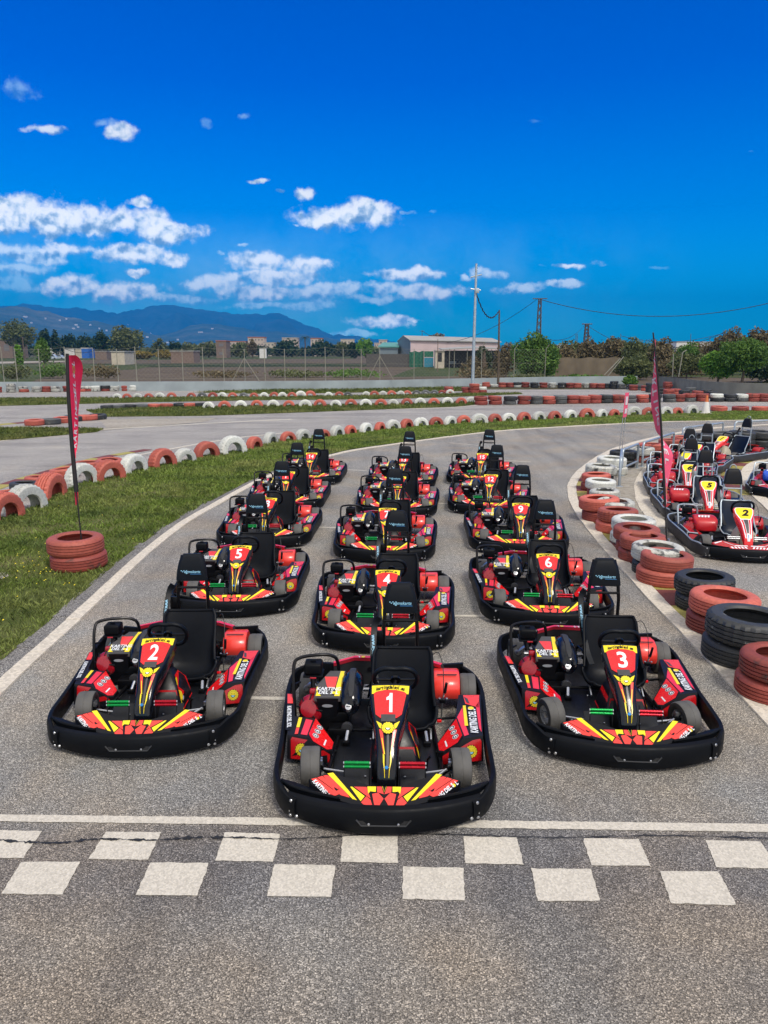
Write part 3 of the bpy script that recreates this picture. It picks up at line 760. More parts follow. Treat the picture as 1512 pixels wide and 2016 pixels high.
    for k in range(8): m.add(*_rb(.010,.05,.006,.002,1),'decal_black',T@Matrix.Rotation(2*math.pi*k/8,4,'Z')@Matrix.Translation((0,.088,.042))@Matrix.Rotation(R_(-24),4,'X'))
    m.box((-.57,1.16,.325),(.06,.05,.05),ER,.015); m.box((-.58,1.24,.40),(.05,.012,.012),ER,.004)
    m.build('pull_start_housing',eng)
    m=MB()   # cover / air duct
    def er(z,x0,x1,y0,y1,c=.02): return [(x0+c,y0,z),(x1-c,y0,z),(x1,y0+c,z),(x1,y1-c,z),(x1-c,y1,z),(x0+c,y1,z),(x0,y1-c,z),(x0,y0+c,z)]
    if not pit:
        m.loft([er(.16,-.52,-.365,1.07,1.30),er(.26,-.545,-.355,1.05,1.32),er(.325,-.552,-.352,1.038,1.34)],'decal_black')
        tp=[(-.552,1.043,.330),(-.352,1.043,.330),(-.345,1.17,.365),(-.335,1.40,.385),(-.46,1.40,.385),(-.545,1.17,.365)]
        m.loft([[(x,y,z-.03) for x,y,z in tp],[(x,y,z) for x,y,z in tp],[(x*.985-.007,y+.004*(1 if y<1.1 else -1),z+.008) for x,y,z in tp]],'decal_grey')
        def tz(y): return float(np.interp(y,[1.04,1.17,1.40],[.330,.365,.385]))+.0095
        def tq(P,mat,l=0): m.poly([(x,y,tz(y)+l) for x,y in P],mat)
        tq([(-.40,1.05),(-.36,1.05),(-.352,1.168),(-.392,1.168)],'yellow_sticker'); tq([(-.392,1.168),(-.352,1.168),(-.345,1.39),(-.375,1.39)],'yellow_sticker')
        tq([(-.542,1.05),(-.50,1.05),(-.535,1.10)],'yellow_sticker'); tq([(-.542,1.10),(-.532,1.10),(-.532,1.15),(-.541,1.15)],'yellow_sticker')
        tq([(-.455,1.14),(-.405,1.14),(-.398,1.168),(-.468,1.168)],'red_sticker'); tq([(-.468,1.168),(-.398,1.168),(-.392,1.30),(-.495,1.30)],'red_sticker')
        ex=Vector((1,0,0)); ey=Vector((0,.13,.035)).normalized()
        m.text('KARTING',(-.448,1.122,tz(1.122)+.003),ex,ey,'white_decal',.052,.018,.84,.2); m.text('DEL S',(-.470,1.082,tz(1.082)+.003),ex,ey,'white_decal',.052,.018,.84,.2)
        m.disc((-.408,1.082,tz(1.082)+.003),ex,ey,.014,'yellow_sticker'); m.text('L',(-.384,1.082,tz(1.082)+.003),ex,ey,'white_decal',.055,.035,.80,.2)
        m.disc((-.452,1.0445,.265),(1,0,0),(0,0,1),.042,'galvanised',ry=.013,lift=.004)
        m.build('engine_cover',eng)
        m=MB()
        rr=[]
        for y,z,w,h in ((.985,.275,.030,.035),(1.0,.30,.052,.055),(1.05,.335,.066,.075),(1.15,.365,.072,.085),(1.28,.375,.074,.09),(1.38,.355,.07,.085),(1.45,.30,.052,.06),(1.475,.27,.02,.02)):
            rr.append([(-.275+1.2*w*math.cos(a)*(1 if abs(math.cos(a))<.9 else 1.03),y,z-h*.3+h*(math.sin(a) if math.sin(a)>0 else math.sin(a)*1.3)) for a in [2*math.pi*k/16 for k in range(16)]])
        m.loft(rr,'black_gloss')
        rr=[]
        for y,z,w in ((1.01,.352,.012),(1.06,.388,.028),(1.16,.428,.024),(1.28,.443,.030),(1.38,.418,.026),(1.44,.352,.012)):
            rr.append([(-.272+w,y,z-.01),(-.272+w*.8,y,z+.007),(-.272,y,z+.010),(-.272-w*.8,y,z+.007),(-.272-w,y,z-.01)])
        m.loft(rr,'grey_plastic')
        m.build('air_duct',eng)
        m=MB(); m.lathe([(.001,.012),(.024,.010),(.027,-.01),(.036,-.02),(.036,-.03)],'steel',18,Matrix.Translation((-.289,.988,.285))@Matrix.Rotation(R_(55),4,'X'))
        m.box((0,0,0),(.03,.006,.006),'grey_plastic',.001,Matrix.Translation((-.289,.978,.294))@Matrix.Rotation(R_(55),4,'X'))
        m.build('filler_cap',eng)
    else:
        rr=[]
        for y,z,w,h in ((1.0,.23,.10,.04),(1.02,.26,.15,.075),(1.08,.29,.175,.09),(1.2,.325,.175,.075),(1.30,.335,.165,.06),(1.38,.32,.15,.05),(1.41,.29,.10,.03)):
            rr.append([(-.36+w*math.copysign(abs(math.cos(a))**.35,math.cos(a)),y,z-h*.2+h*math.copysign(abs(math.sin(a))**.35,math.sin(a))) for a in [2*math.pi*k/16 for k in range(16)]])
        m.loft(rr,'pit_red' if RP=='red_plastic' else RP)
        for k in range(4): m.poly([(-.47+k*.045,1.10,.375),(-.445+k*.045,1.10,.375),(-.425+k*.045,1.17,.392),(-.46+k*.045,1.17,.392)],'white_decal')
        m.build('engine_cover',eng)
    m=MB()   # square air filter
    zb=.372
    m.box((-.59,1.37,zb+.011),(.156,.15,.018),'black_plastic',.006)
    m.box((-.59,1.37,zb+.066),(.140,.134,.092),'black_plastic',.018,None,3)
    m.box((-.59,1.36,zb+.124),(.045,.02,.014),'black_plastic',.003); m.tube([(-.59,1.37,zb),(-.58,1.33,.28)],.03,'black_frame',10)
    m.build('air_filter',eng)
    m=MB(); m.tube([(-.72,1.19,.07),(-.735,1.25,.30),(-.74,1.33,.47),(-.70,1.385,.505),(-.58,1.46,.50),(-.46,1.50,.48),(-.405,1.51,.40),(-.40,1.52,.10)],.014,'galvanised' if pit else 'black_frame',8,smooth=5)
    m.tube([(-.735,1.27,.33),(-.69,1.32,.33)],.009,fm,6)
    m.build('engine_guard',root)
    # --- axle guard box
    m=MB(); pr=[]
    for x in (.375,.39,.57,.582):
        k=.94 if x in (.375,.582) else 1
        c=Vector((0,1.59,.19)); pts=[(1.44,.14),(1.42,.185),(1.43,.24),(1.475,.295),(1.56,.322),(1.66,.31),(1.72,.26),(1.72,.14)]
        pr.append([(x,c.y+(y-c.y)*k,c.z+(z-c.z)*k) for y,z in pts])
    m.loft(pr,'red_sticker' if not pit else 'pit_red')
    m.poly([(.40,1.5,.319),(.56,1.5,.319),(.56,1.515,.321),(.40,1.515,.321)],'decal_black'); m.build('axle_guard',root)
    # --- brake lever and cable
    m=MB(); m.tube([(.42,1.20,.09),(.43,1.20,.25),(.445,1.19,.34)],.006,'steel',6); m.tube([(.445,1.19,.31),(.455,1.17,.40)],.011,'pad_vinyl',8)
    m.box((.43,1.20,.24),(.05,.03,.03),'black_frame',.004)
    for x in (.405,.46): m.lathe([(.001,.008),(.008,.006),(.009,0)],'steel',8,Matrix.Translation((x,1.19,.26)))
    m.box((.40,1.10,.12),(.035,.02,.02),'red_plastic',.004)
    m.build('brake_lever',root)
    m=MB(); m.tube([(.36,1.42,.53),(.40,1.36,.57),(.43,1.28,.50),(.435,1.22,.38),(.435,1.2,.3)],.0035,'cable_black',6,smooth=5); m.build('brake_cable',root)
    # --- side pods
    for s in (-1,1):
        m=MB()
        if s>0: T=[(.735,1.31,.240),(.56,1.31,.237),(.512,.96,.222),(.548,.665,.212),(.690,.70,.216)]
        else: T=[(-.80,1.30,.240),(-.742,1.30,.237),(-.688,.955,.222),(-.535,.93,.216),(-.556,.665,.206),(-.705,.69,.212)]
        if s>0:
            tip=[(.507,.632,.184),(.406,.618,.127),(.372,.650,.112),(.366,.755,.117)]
            top=T; bot=[(.735,1.31,.06),(.57,1.31,.06),(.50,1.0,.05)]
            E_=T[2];D_=T[3];C__=T[4];A_=T[0];B_=T[1]
        else:
            tip=[(-.515,.632,.18),(-.415,.618,.125),(-.382,.650,.112),(-.376,.755,.117)]
            E_=T[3];D_=T[4];C__=T[5];A_=T[0];B_=T[1]
        F4=[(s*.545 if False else D_[0],D_[1],D_[2]),C__,(s*.692,.636,.052),(s*.385,.575,.05),(tip[1][0],tip[1][1],tip[1][2])]
        V=list(T); nT=len(T)
        # body hull: build from rings of the top face and the bottom face
        def face(P,mat): m.poly(P,mat)
        mt='decal_black'
        face(T if s<0 else T[::-1],mt)
        face([E_]+tip[::-1]+[D_] if s>0 else [D_]+tip+[E_],mt)
        lowtip=(tip[1][0],.585,.055); lowout=(C__[0],.640,.052)
        face([D_,tip[0],tip[1],lowtip,lowout,C__] if s>0 else [C__,lowout,lowtip,tip[1],tip[0],D_],mt)
        face([tip[1],tip[2],(tip[2][0],.63,.05),lowtip],mt); face([tip[2],tip[3],(tip[3][0],.80,.05),(tip[2][0],.63,.05)],mt)
        face([tip[3],E_,(E_[0],E_[1]+.05,.05),(tip[3][0],.80,.05)],mt)
        face([C__,lowout,(A_[0],A_[1],.06),A_],mt); face([A_,(A_[0],A_[1],.06),(B_[0],B_[1],.06),B_],mt)
        if s>0: face([B_,(B_[0],B_[1],.06),(E_[0],E_[1]+.05,.05),E_],mt)
        else:
            face([B_,(B_[0],B_[1],.06),(T[2][0],T[2][1],.05),T[2]],mt); face([T[2],(T[2][0],T[2][1],.05),(E_[0],E_[1]+.05,.05),E_],mt)
        # graphics
        def planef(a,b,c):
            a,b,c=map(Vector,(a,b,c)); n=(b-a).cross(c-a).normalized()
            return a,n
        def lift(P,o,n,l):
            if n.z<0 or (abs(n.z)<.3 and n.y>0): n=-n
            return [Vector(p)-n*((Vector(p)-o).dot(n))+n*l for p in P]
        top=planef(A_,C__,D_); inn=planef(D_,E_,tip[3]); fr=planef(D_,C__,lowout)
        def on(P,pl,mat,l=.003):
            m.poly(lift(P,pl[0],pl[1],l),mat)
        z0=.23
        if not pit:
            if s>0:
                on([(.575,1.106,z0),(.572,.90,z0),(.59,.71,z0),(.557,.69,z0),(.523,.955,z0)],top,'pink_red')
                on([(.595,1.30,z0),(.722,1.30,z0),(.70,1.10,z0),(.602,1.16,z0)],top,'red_sticker')
                on([(.68,1.13,z0),(.712,1.20,z0),(.684,.74,z0),(.672,.80,z0)],top,'pink_red')
                on([(.580,1.13,z0),(.602,1.13,z0),(.595,.83,z0),(.570,.83,z0)],top,'yellow_sticker',.005)
                m.poly(lift([(.60,1.27,z0),(.625,1.24,z0),(.635,1.16,z0),(.612,1.18,z0)],top[0],top[1],.005),'decal_grey')
                o=lift([(.637,.93,z0)],top[0],top[1],.005)[0]
                d=Vector((-.03,-1,0)); d=(d-top[1]*d.dot(top[1])).normalized()
                m.text('KARTING DEL S',o+Vector((.004,-.03,0)),-d,Vector((-1,.03,.0)),'white_decal',.075,.03,.66,.15,lift=.001)
                oo=lift([(.638,1.085,z0)],top[0],top[1],.006)[0]; m.disc(oo,(1,0,0),-d,.022,'yellow_sticker',lift=.002)
            else:
                on([(-.792,1.29,z0),(-.752,1.29,z0),(-.728,1.14,z0),(-.770,1.14,z0)],top,'red_sticker')
                on([(-.60,.915,z0),(-.612,.70,z0),(-.565,.69,z0),(-.548,.90,z0)],top,'pink_red')
                on([(-.655,.93,z0),(-.630,.93,z0),(-.632,.79,z0),(-.655,.79,z0)],top,'yellow_sticker',.005)
                on([(-.655,.785,z0),(-.632,.785,z0),(-.632,.70,z0),(-.655,.695,z0)],top,'red_sticker',.005)
                o=lift([(-.730,.94,z0)],top[0],top[1],.004)[0]
                m.poly(lift([(-.772,1.13,z0),(-.727,1.13,z0),(-.692,.75,z0),(-.728,.75,z0)],top[0],top[1],.003),'decal_black')
                m.text('KARTING DEL SOL',o,(.14,-1,-.04),(1,.14,.04),'white_decal',.044,.03,.86,.1,lift=.002)
            e=s*1.
            q=lambda P:[(e*x,y,z) for x,y,z in P]
            off=0 if s>0 else .010
            on([(e*(.518+off),.935,.22),(e*(.546+off),.705,.21),(e*(.507+off),.648,.186),(e*(.410+off),.632,.129),(e*(.380+off),.665,.114),(e*(.375+off),.752,.119)],inn,'red_plastic')
            on([(e*.552,.64,.195),(e*.672,.67,.205),(e*.683,.66,.19),(e*.678,.63,.06),(e*.40,.57,.062),(e*.40,.58,.118),(e*.50,.62,.165)],fr,'red_dark_plastic')
            nfr=fr[1] if fr[1].y<0 else -fr[1]
            exf=Vector((1,0,0)); exf=(exf-nfr*exf.dot(nfr)).normalized(); eyf=nfr.cross(exf)
            o=lift([(e*.605,.63,.128)],fr[0],fr[1],.004)[0]
            sun_emblem(m,o,exf,eyf,.038,'sun_yellow','sky_decal',.001)
            ni=inn[1] if inn[1].z>0 else -inn[1]
            exi=(Vector((e*.02,-.147,-.01))); exi=(exi-ni*exi.dot(ni)).normalized(); eyi=ni.cross(exi)
            for k,(x,y,z) in enumerate(((.489,.845,.197),(.499,.785,.196),(.508,.725,.193))):
                o=lift([(e*(x+off-.012),y,z)],inn[0],inn[1],.004)[0]
                m.disc(o,exi,eyi,.027,'white_decal',seg=16,ry=.024,lift=.001); m.disc(o,exi,eyi,.0235,'decal_black',seg=16,ry=.0205,lift=.0018)
                m.disc(o+exi*.003,exi,eyi,.017,'white_decal',seg=14,ry=.013,lift=.0026); m.disc(o+exi*.008,exi,eyi,.007,'decal_black',seg=10,lift=.0034)
            o1=lift([(e*(.425+off),.735,.15)],inn[0],inn[1],.004)[0]; o2=lift([(e*(.432+off),.66,.15)],inn[0],inn[1],.004)[0]
            w=eyi*.006; m.poly([o1-w,o2-w,o2+w,o1+w],'white_decal')
        else:
            on([(s*.70,1.2,z0),(s*.72,1.2,z0),(s*.678,.72,z0),(s*.655,.72,z0)],top,'galvanised')
            on([(s*.60,1.1,z0),(s*.69,1.1,z0),(s*.65,.72,z0),(s*.575,.70,z0)],top,RD)
            on([(s*.552,.64,.195),(s*.672,.67,.205),(s*.683,.66,.19),(s*.678,.63,.06),(s*.43,.58,.062),(s*.42,.59,.11),(s*.50,.62,.165)],fr,RD)
            on([(s*.518,.935,.22),(s*.546,.705,.21),(s*.507,.648,.186),(s*.410,.632,.129),(s*.380,.665,.114),(s*.375,.752,.119)],inn,RD)
            m.tube([Vector(D_)+Vector((0,0,.01)),Vector(C__)+Vector((0,-.01,.012)),Vector(lowout)+Vector((s*.01,-.01,0)),Vector(lowtip)],.010,'galvanised',8)
        m.build('side_pod',root,ang=25)
    # --- pedals
    for s,mt in ((-1,'green_anodised'),(1,'red_anodised')):
        m=MB(); 
        if pit: mt='steel'
        x0,x1=(s*.098,s*.262)
        for x in (x0,x1): m.tube([(x,.135,.075),(x,.19,.30),(x,.21,.325)],.0045,'black_frame',6)
        for z,y in ((.292,.185),(.268,.180)):
            m.tube([(x0,y,z),(x1,y,z)],.011,mt,12)
            for k in range(7): m.tube([(x0+(x1-x0)*(k+.35)/7.2,y,z),(x0+(x1-x0)*(k+.65)/7.2,y,z)],.0128,mt,12)
            for x in (x0,x1): m.tube([(x-.006,y,z),(x+.006,y,z)],.009,'steel',8)
        m.tube([(x0,.135,.085),(x1,.135,.085)],.007,mt,8); m.tube([(x0,.105,.075),(x1,.105,.075)],.005,'steel',6)
        c=(x0+x1)/2
        m.box((c,.275,.13),(abs(x1-x0)+.02,.008,.22),'floor_plate',.002,Matrix.Rotation(R_(-58),4,'X')); m.lathe([(.001,.006),(.007,.004),(.008,0)],'steel',8,Matrix.Translation((c-s*.05,.27,.145)))
        m.build('pedal',root)
    m=MB(); m.tube([(.262,.23,.12),(.34,.30,.13),(.41,.36,.15)],.008,'steel',8); m.tube([(.28,.52,.05),(.29,.50,.14),(.31,.49,.17)],.008,'black_frame',6); m.build('tie_rod',root)
    make_wheel(root,-.508,.42,.130,.135,3); make_wheel(root,.508,.42,.130,.135,3)
    make_wheel(root,-.660,1.60,.140,.135); make_wheel(root,.655,1.60,.140,.135)
    return root
def digits_geo(txt,h,w,gap):
    # bold condensed numerals; the figure one is drawn with its slanted flag
    V=[];F=[]; x=-(len(txt)*w+(len(txt)-1)*gap)/2+w/2
    for ch in txt:
        if ch=='1':
            q=[(-.02,-.5),(.34,-.5),(.34,.5),(.02,.5),(-.04,.36),(-.36,.26),(-.36,.12),(-.02,.16)]
            o=len(V); V+=[(x+a*w*.8,b*h) for a,b in q]; F.append([o,o+1,o+2,o+7]); F.append([o+7,o+2,o+3,o+4]); F.append([o+7,o+4,o+5,o+6])
        else:
            v,f=text_geo(ch,1.,.022,1.,0); xs=[p[0] for p in v]; ys=[p[1] for p in v]; o=len(V)
            V+=[(x+((p[0]-min(xs))/(max(xs)-min(xs))-.5)*w,((p[1]-min(ys))/(max(ys)-min(ys))-.5)*h) for p in v]; F+=[[i+o for i in g] for g in f]
        x+=w+gap
    return V,F
def add_number(root,txt,pit=False):
    m=MB(); fa=[o for o in KIDS.get(root.name,[]) if o.name.startswith('steering_fairing')][0]
    if not pit: v,f=digits_geo(txt,.148 if len(txt)==1 else .125,.074 if len(txt)==1 else .056,.012); y0=.497; k=.85; mt='white_decal'
    else: v,f=text_geo(txt,.165,.045,1.0,.30); y0=.518; k=.85; mt='decal_black'
    m.add([PP(.026+a,y0+b*k,.0075) for a,b in v],f,mt)
    return m.build('race_number',fa)
# ---------- ground, track and markings ----------
def sheet(name,pts,z,mat,label=None,sub=None):
    m=MB(); m.poly([(x,y,z) for x,y in pts],mat); o=m.build(name); o['kind']='structure'
    if label: o['label']=label
    return o
def px(pts,z=0.): return [up(u,v,z) for u,v in pts]
sheet('ground',[(-6000,-60),(6000,-60),(9000,9000),(-9000,9000)],-.05,'plain_ground')
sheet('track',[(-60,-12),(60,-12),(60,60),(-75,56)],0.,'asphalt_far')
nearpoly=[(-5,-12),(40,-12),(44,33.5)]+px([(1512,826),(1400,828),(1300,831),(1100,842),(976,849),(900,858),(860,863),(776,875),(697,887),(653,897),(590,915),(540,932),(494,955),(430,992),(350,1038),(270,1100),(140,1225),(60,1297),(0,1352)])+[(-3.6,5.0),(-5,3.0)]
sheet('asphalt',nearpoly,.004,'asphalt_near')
def ribbon(mb,pts,w,z0,z1,mat,block=None,gap=.008,jit=0.,side=0.,alt=None):
    P=crom([(x,y,0) for x,y in pts],10)
    # resample to blocks
    L=[0.]
    for i in range(1,len(P)): L.append(L[-1]+(P[i]-P[i-1]).length)
    def at(s):
        s=max(0,min(L[-1]-1e-6,s)); i=int(np.searchsorted(L,s,side='right'))-1; i=min(i,len(P)-2)
        t=(s-L[i])/(L[i+1]-L[i]); p=P[i].lerp(P[i+1],t); d=(P[i+1]-P[i]).normalized(); return p,Vector((d.y,-d.x,0))
    block=block or .5; n=int(L[-1]/block)
    for k in range(n):
        a,na=at(k*block+gap/2); b,nb=at((k+1)*block-gap/2)
        j=random.uniform(-jit,jit); w2=w/2*(1+random.uniform(-.04,.04)*(jit>0)); zz=z1+random.uniform(-1,1)*.004*(jit>0)
        q=[a+na*(w2+j+side),b+nb*(w2+j+side),b-nb*(w2-j-side),a-na*(w2-j-side)]
        mt=mat if not alt else alt[k%len(alt)]
        mb.loft([[(p.x,p.y,z0) for p in q],[(p.x,p.y,zz-.004) for p in q],[((p.x-(p.x-sum(t.x for t in q)/4)*.03),(p.y-(p.y-sum(t.y for t in q)/4)*.01),zz) for p in q]],mt)
    return at,L[-1]
LK=[(-60,1418),(0,1355),(60,1298),(140,1226),(205,1165),(270,1103),(350,1038),(420,996),(494,955),(545,932),(600,912),(653,897),(697,887),(776,875),(860,863.5),(976,849.5),(1100,841),(1300,831),(1512,827),(1700,825)]
m=MB(); ribbon(m,px(LK),.15,-.02,.020,'kerb_concrete',.46,.006,.004); o=m.build('kerb'); o['kind']='structure'
m=MB(); ribbon(m,px(LK[:12]),.20,-.02,.012,'asphalt_rough',.3,.0,.012,side=-.17); o=m.build('track_edge'); o['kind']='structure'
RK=[(1560,1458),(1467,1360),(1398,1289),(1342,1233),(1287,1178),(1237,1122),(1203,1086),(1175.6,1053),(1150.5,1022),(1132.5,994),(1126,972),(1126,956),(1137,936),(1156,918),(1185,898),(1225,880),(1290,862),(1380,846),(1480,838),(1600,834)]
m=MB(); ribbon(m,px(RK),.19,-.02,.022,'kerb_concrete',.55,.006,.006); o=m.build('kerb'); o['kind']='structure'
m=MB(); ribbon(m,px(RK[:14]),.34,-.02,.012,'kerb_yellow',.62,.004,.004,side=.27,alt=['kerb_yellow','maroon_paint']); o=m.build('painted_kerb'); o['kind']='structure'
PK=[(1303,1040),(1280,1010),(1268,990),(1263,972),(1262,952),(1270,934),(1282,920),(1300,907)]
m=MB(); ribbon(m,px(PK),.28,-.02,.022,'kerb_concrete',.45,.006,.004); o=m.build('kerb'); o['kind']='structure'
gp=px([(1157,925),(1200,897),(1262,873),(1330,862),(1420,852),(1420,860),(1330,880),(1290,905),(1270,925),(1258,952),(1262,985),(1275,1010),(1210,1010),(1165,975)])
sheet('gravel_strip',gp,.0085,'gravel_ground')
IK=[(1560,1040),(1512,995),(1484,968),(1468,945),(1470,928),(1484,914),(1512,903),(1560,893)]
m=MB(); ribbon(m,px(IK),.24,-.02,.022,'kerb_concrete',.45,.006,.004); o=m.build('kerb'); o['kind']='structure'
IC=[(1470,975),(1448,950),(1444,935),(1452,915),(1470,900),(1500,888),(1560,880)]
m=MB(); ribbon(m,px(IC),.55,-.02,.010,'kerb_yellow',.62,.002,.0,alt=['kerb_yellow','maroon_paint']); o=m.build('painted_kerb'); o['kind']='structure'
# start line and chequered band
SL_=px([(-60,1604.5),(1580,1625),(1580,1641),(-60,1618)])
m=MB(); 
def quadstrip(mb,q,z,mat,n=1):
    P_=subq(q,14)
    P_=[(x+.007*mnoise.noise(Vector((x*23,y*23,1)))+.003*mnoise.noise(Vector((x*90,y*90,1))),y+.006*mnoise.noise(Vector((x*23,y*23,7)))+.003*mnoise.noise(Vector((x*90,y*90,4)))) for x,y in P_]
    mb.poly([(x,y,z) for x,y in P_],mat)
def subq(q,n):
    o=[]
    for i in range(len(q)):
        a,b=q[i],q[(i+1)%len(q)]; k_=n if math.hypot(a[0]-b[0],a[1]-b[1])<1 else n*12
        for k in range(k_):
            t=k/k_; o.append((a[0]+(b[0]-a[0])*t,a[1]+(b[1]-a[1])*t))
    return o
quadstrip(m,SL_,.008,'white_paint')
R1=[[(209,1639.4),(317.5,1640.4),(292.6,1695),(174.6,1693.3)],[(443.4,1640.4),(551.3,1643.6),(538.6,1698.6),(423.3,1696.5)],[(674.6,1647.3),(783,1647.3),(783,1701.3),(671,1699.2)],[(913,1649),(1017,1651),(1030,1704),(916,1702)],[(1148,1652),(1257,1654),(1281,1707),(1164,1706)],[(1388,1656),(1497,1659),(1534,1712),(1411,1710)],[(-25,1636),(83.6,1638),(45,1692),(-75,1690)]]
R2=[[(42.3,1698.6),(158.7,1698.6),(122.7,1763.7),(2.6,1762)],[(296.3,1700.2),(411.6,1701.3),(388.9,1765.3),(267,1764.2)],[(539.7,1703.9),(660.3,1705.5),(650.8,1768),(526.5,1766.3)],[(792,1708),(912,1711),(915,1775),(793,1772)],[(1046,1712),(1163,1713),(1181,1776),(1058,1776)],[(1299,1717),(1413,1718),(1450,1784),(1321,1781)]]
for q in R1+R2: quadstrip(m,px(q),.008,'white_paint')
# grid box marks
for a,b in (((470,1375),(575,1377)),((870,1213),(965,1214)),((610,1038.5),(672,1039.5)),((840,991),(900,992.5)),((985,906.5),(1045,910)),((885,872),(947,878)),((676,925),(722,927)),((-40,1560),(-20,1560))):
    A=up(*a);B=up(*b); m.poly([(A[0],A[1]-.03,.008),(B[0],B[1]-.03,.008),(B[0],B[1]+.03,.008),(A[0],A[1]+.03,.008)],'white_paint')
o=m.build('track_markings'); o['kind']='structure'
# long crack in the asphalt
m=MB(); pts=[(-40,1653),(40,1660),(120,1662),(190,1655),(300,1657),(380,1652),(470,1652),(560,1655),(660,1650),(760,1645),(900,1646),(1100,1652),(1300,1648),(1560,1655)]
P=crom([(*up(u,v),0) for u,v in pts],34); L_=[];R__=[]
for i,p in enumerate(P):
    w=.0015+(.018 if i<len(P)*.5 else .006)*max(0,mnoise.noise(Vector((i*.13,0,0)))+.25)+.003*abs(mnoise.noise(Vector((i*.9,3,0)))); j=.012*mnoise.noise(Vector((i*.45,5,0)))
    L_.append((p.x,p.y+w+j,.0125)); R__.append((p.x,p.y-w+j,.0125))
for i in range(len(P)-1): m.poly([R__[i],R__[i+1],L_[i+1],L_[i]],'dark_opening')
o=m.build('asphalt_crack'); o['kind']='structure'
# verges
ARCH=[(17,1023,'r',1.1),(62,1005,'w',1.1),(109,980,'r',1.15),(169,953,'w',1.05),(221,945,'r',1.05),(270,930,'w',1.),(326,919,'r',1.05),(369,911,'w',.85),(412,901,'r',1.),(463,893,'w',1.15),(506,883,'r',.85),(538,873,'w',.85),(571,869,'r',.85),(600,866,'w',.95),(641,862,'r',.75),(668,859,'w',1.),(694,855,'r',.85),(725,852,'w',.95),(752,848,'r',.85),(777,845,'w',.95),(804,843,'r',.95),(832,840,'w',.95),(861,838,'r',.9),(889,836.5,'w',.95),(915,834,'r',.9),(945.6,834,'w',1.1),(977,831.6,'r',.95),(1004,830,'w',.95),(1034,829,'r',1.),(1063.5,827.6,'w',1.),(1095,826.6,'r',1.),(1125.5,824,'w',1.),(1158,822.6,'r',1.12),(1187.5,821.6,'w',.95),(1212,819.6,'r',.85),(1249,818.5,'w',1.15),(1279,818.5,'r',1.),(1314,816.5,'w',1.),(1336,816,'r',.85),(1364,815,'w',1.15)]
up1=px([(a[0],a[1]-5) for a in ARCH]); 
G1=px([(-2,1352),(60,1294),(140,1222),(205,1161),(270,1099),(350,1035),(420,993),(494,952),(545,930),(600,910),(653,895),(697,885),(776,873.5),(860,862.5),(976,848.8),(1100,840.3),(1300,830.6),(1512,826.6),(1650,825)])
G1=[(x-max(.05,.30-.01*y),y) for x,y in G1]
G1=[(-6,3.4),(-4.2,4.7)]+G1+px([(1650,806),(1512,808),(1400,812)])+up1[::-1]+[(-9.5,12.5),(-14,9),(-14,3)]
sheet('verge',G1,.012,'grass_soil')
G2=px([(-60,842),(0,844),(205,845),(190,851),(0,868),(-60,876)]); sheet('verge',G2,.012,'grass_soil')
G3=px([(170,808),(250,803),(400,801),(600,798),(748,796),(927,791),(945,796),(900,801),(760,806),(600,812),(400,819),(200,821)]); sheet('verge',G3,.012,'grass_soil')
G4=px([(-60,784),(0,784),(300,782.5),(530,781),(760,778),(860,776),(1020,773.5),(1030,776),(860,783),(760,786),(530,788),(300,792),(0,799.5),(-60,801)]); sheet('verge',G4,.012,'grass_soil')
G5=px([(380,773),(540,768),(700,765),(860,763),(940,764),(940,770),(760,772),(540,776)]); sheet('verge',G5,.012,'grass_soil')
G6=px([(1290,757),(1420,757),(1560,757),(1560,776),(1420,776),(1372,768),(1300,765)]); sheet('verge',G6,.012,'grass_soil')
sheet('gravel_strip',px([(0,848),(210,843),(196,826),(430,823),(400,831),(200,848),(120,856)]),.008,'gravel_ground')
# yellow/red painted kerb fragments of the outer track
m=MB()
ribbon(m,px([(-20,838),(60,831),(130,826),(200,820)]),.5,-.02,.014,'kerb_yellow',1.0,.0,0.,alt=['kerb_yellow','maroon_paint'])
ribbon(m,px([(-20,966),(40,945),(110,925),(180,905),(240,894),(300,884)]),.30,-.02,.014,'kerb_yellow',.7,.0,0.,alt=['kerb_yellow','maroon_paint'])
o=m.build('painted_kerb'); o['kind']='structure'
m=MB()
for pts,w in (([(196,846),(300,840),(420,833),(520,828),(640,823)],.16),([(-30,873),(60,860),(130,854),(190,851)],.10),([(-20,987),(100,945),(180,915),(300,891),(420,869),(520,856),(640,846)],.12),([(760,806.5),(900,801.5),(945,797)],.14)):
    ribbon(m,px(pts),w,-.02,.010,'white_paint',2.,.0,0.)
o=m.build('track_markings'); o['kind']='structure'
# farmland behind the wall
FP=lambda L:[up(u,v,-.03) for u,v in L]
sheet('field',[(-110,58.5),(-27,58.5),(0,59.5),(14,66),(40,74),(110,84),(230,400),(-260,400)],-.036,'field_soil')
sheet('field',FP([(-200,723),(300,723),(560,722),(760,722),(760,716),(560,715.5),(300,716),(-200,716)]),-.028,'weeds_dark')
sheet('field',FP([(-200,752),(60,752),(110,735),(270,727),(300,720),(150,717),(-200,717)]),-.024,'weeds_ground')
sheet('gravel_strip',FP([(-200,717),(0,716),(140,712),(170,710),(0,712),(-200,713)]),-.018,'gravel_ground')
sheet('field',FP([(-200,712.5),(0,711.5),(180,709),(500,707),(700,706),(700,702),(0,702),(-200,703)]),-.022,'weeds_ground')
sheet('field',FP([(770,742),(860,741),(1000,741),(1300,741),(1700,748),(1700,704),(1000,710),(820,724),(800,730)]),-.026,'weeds_ground')

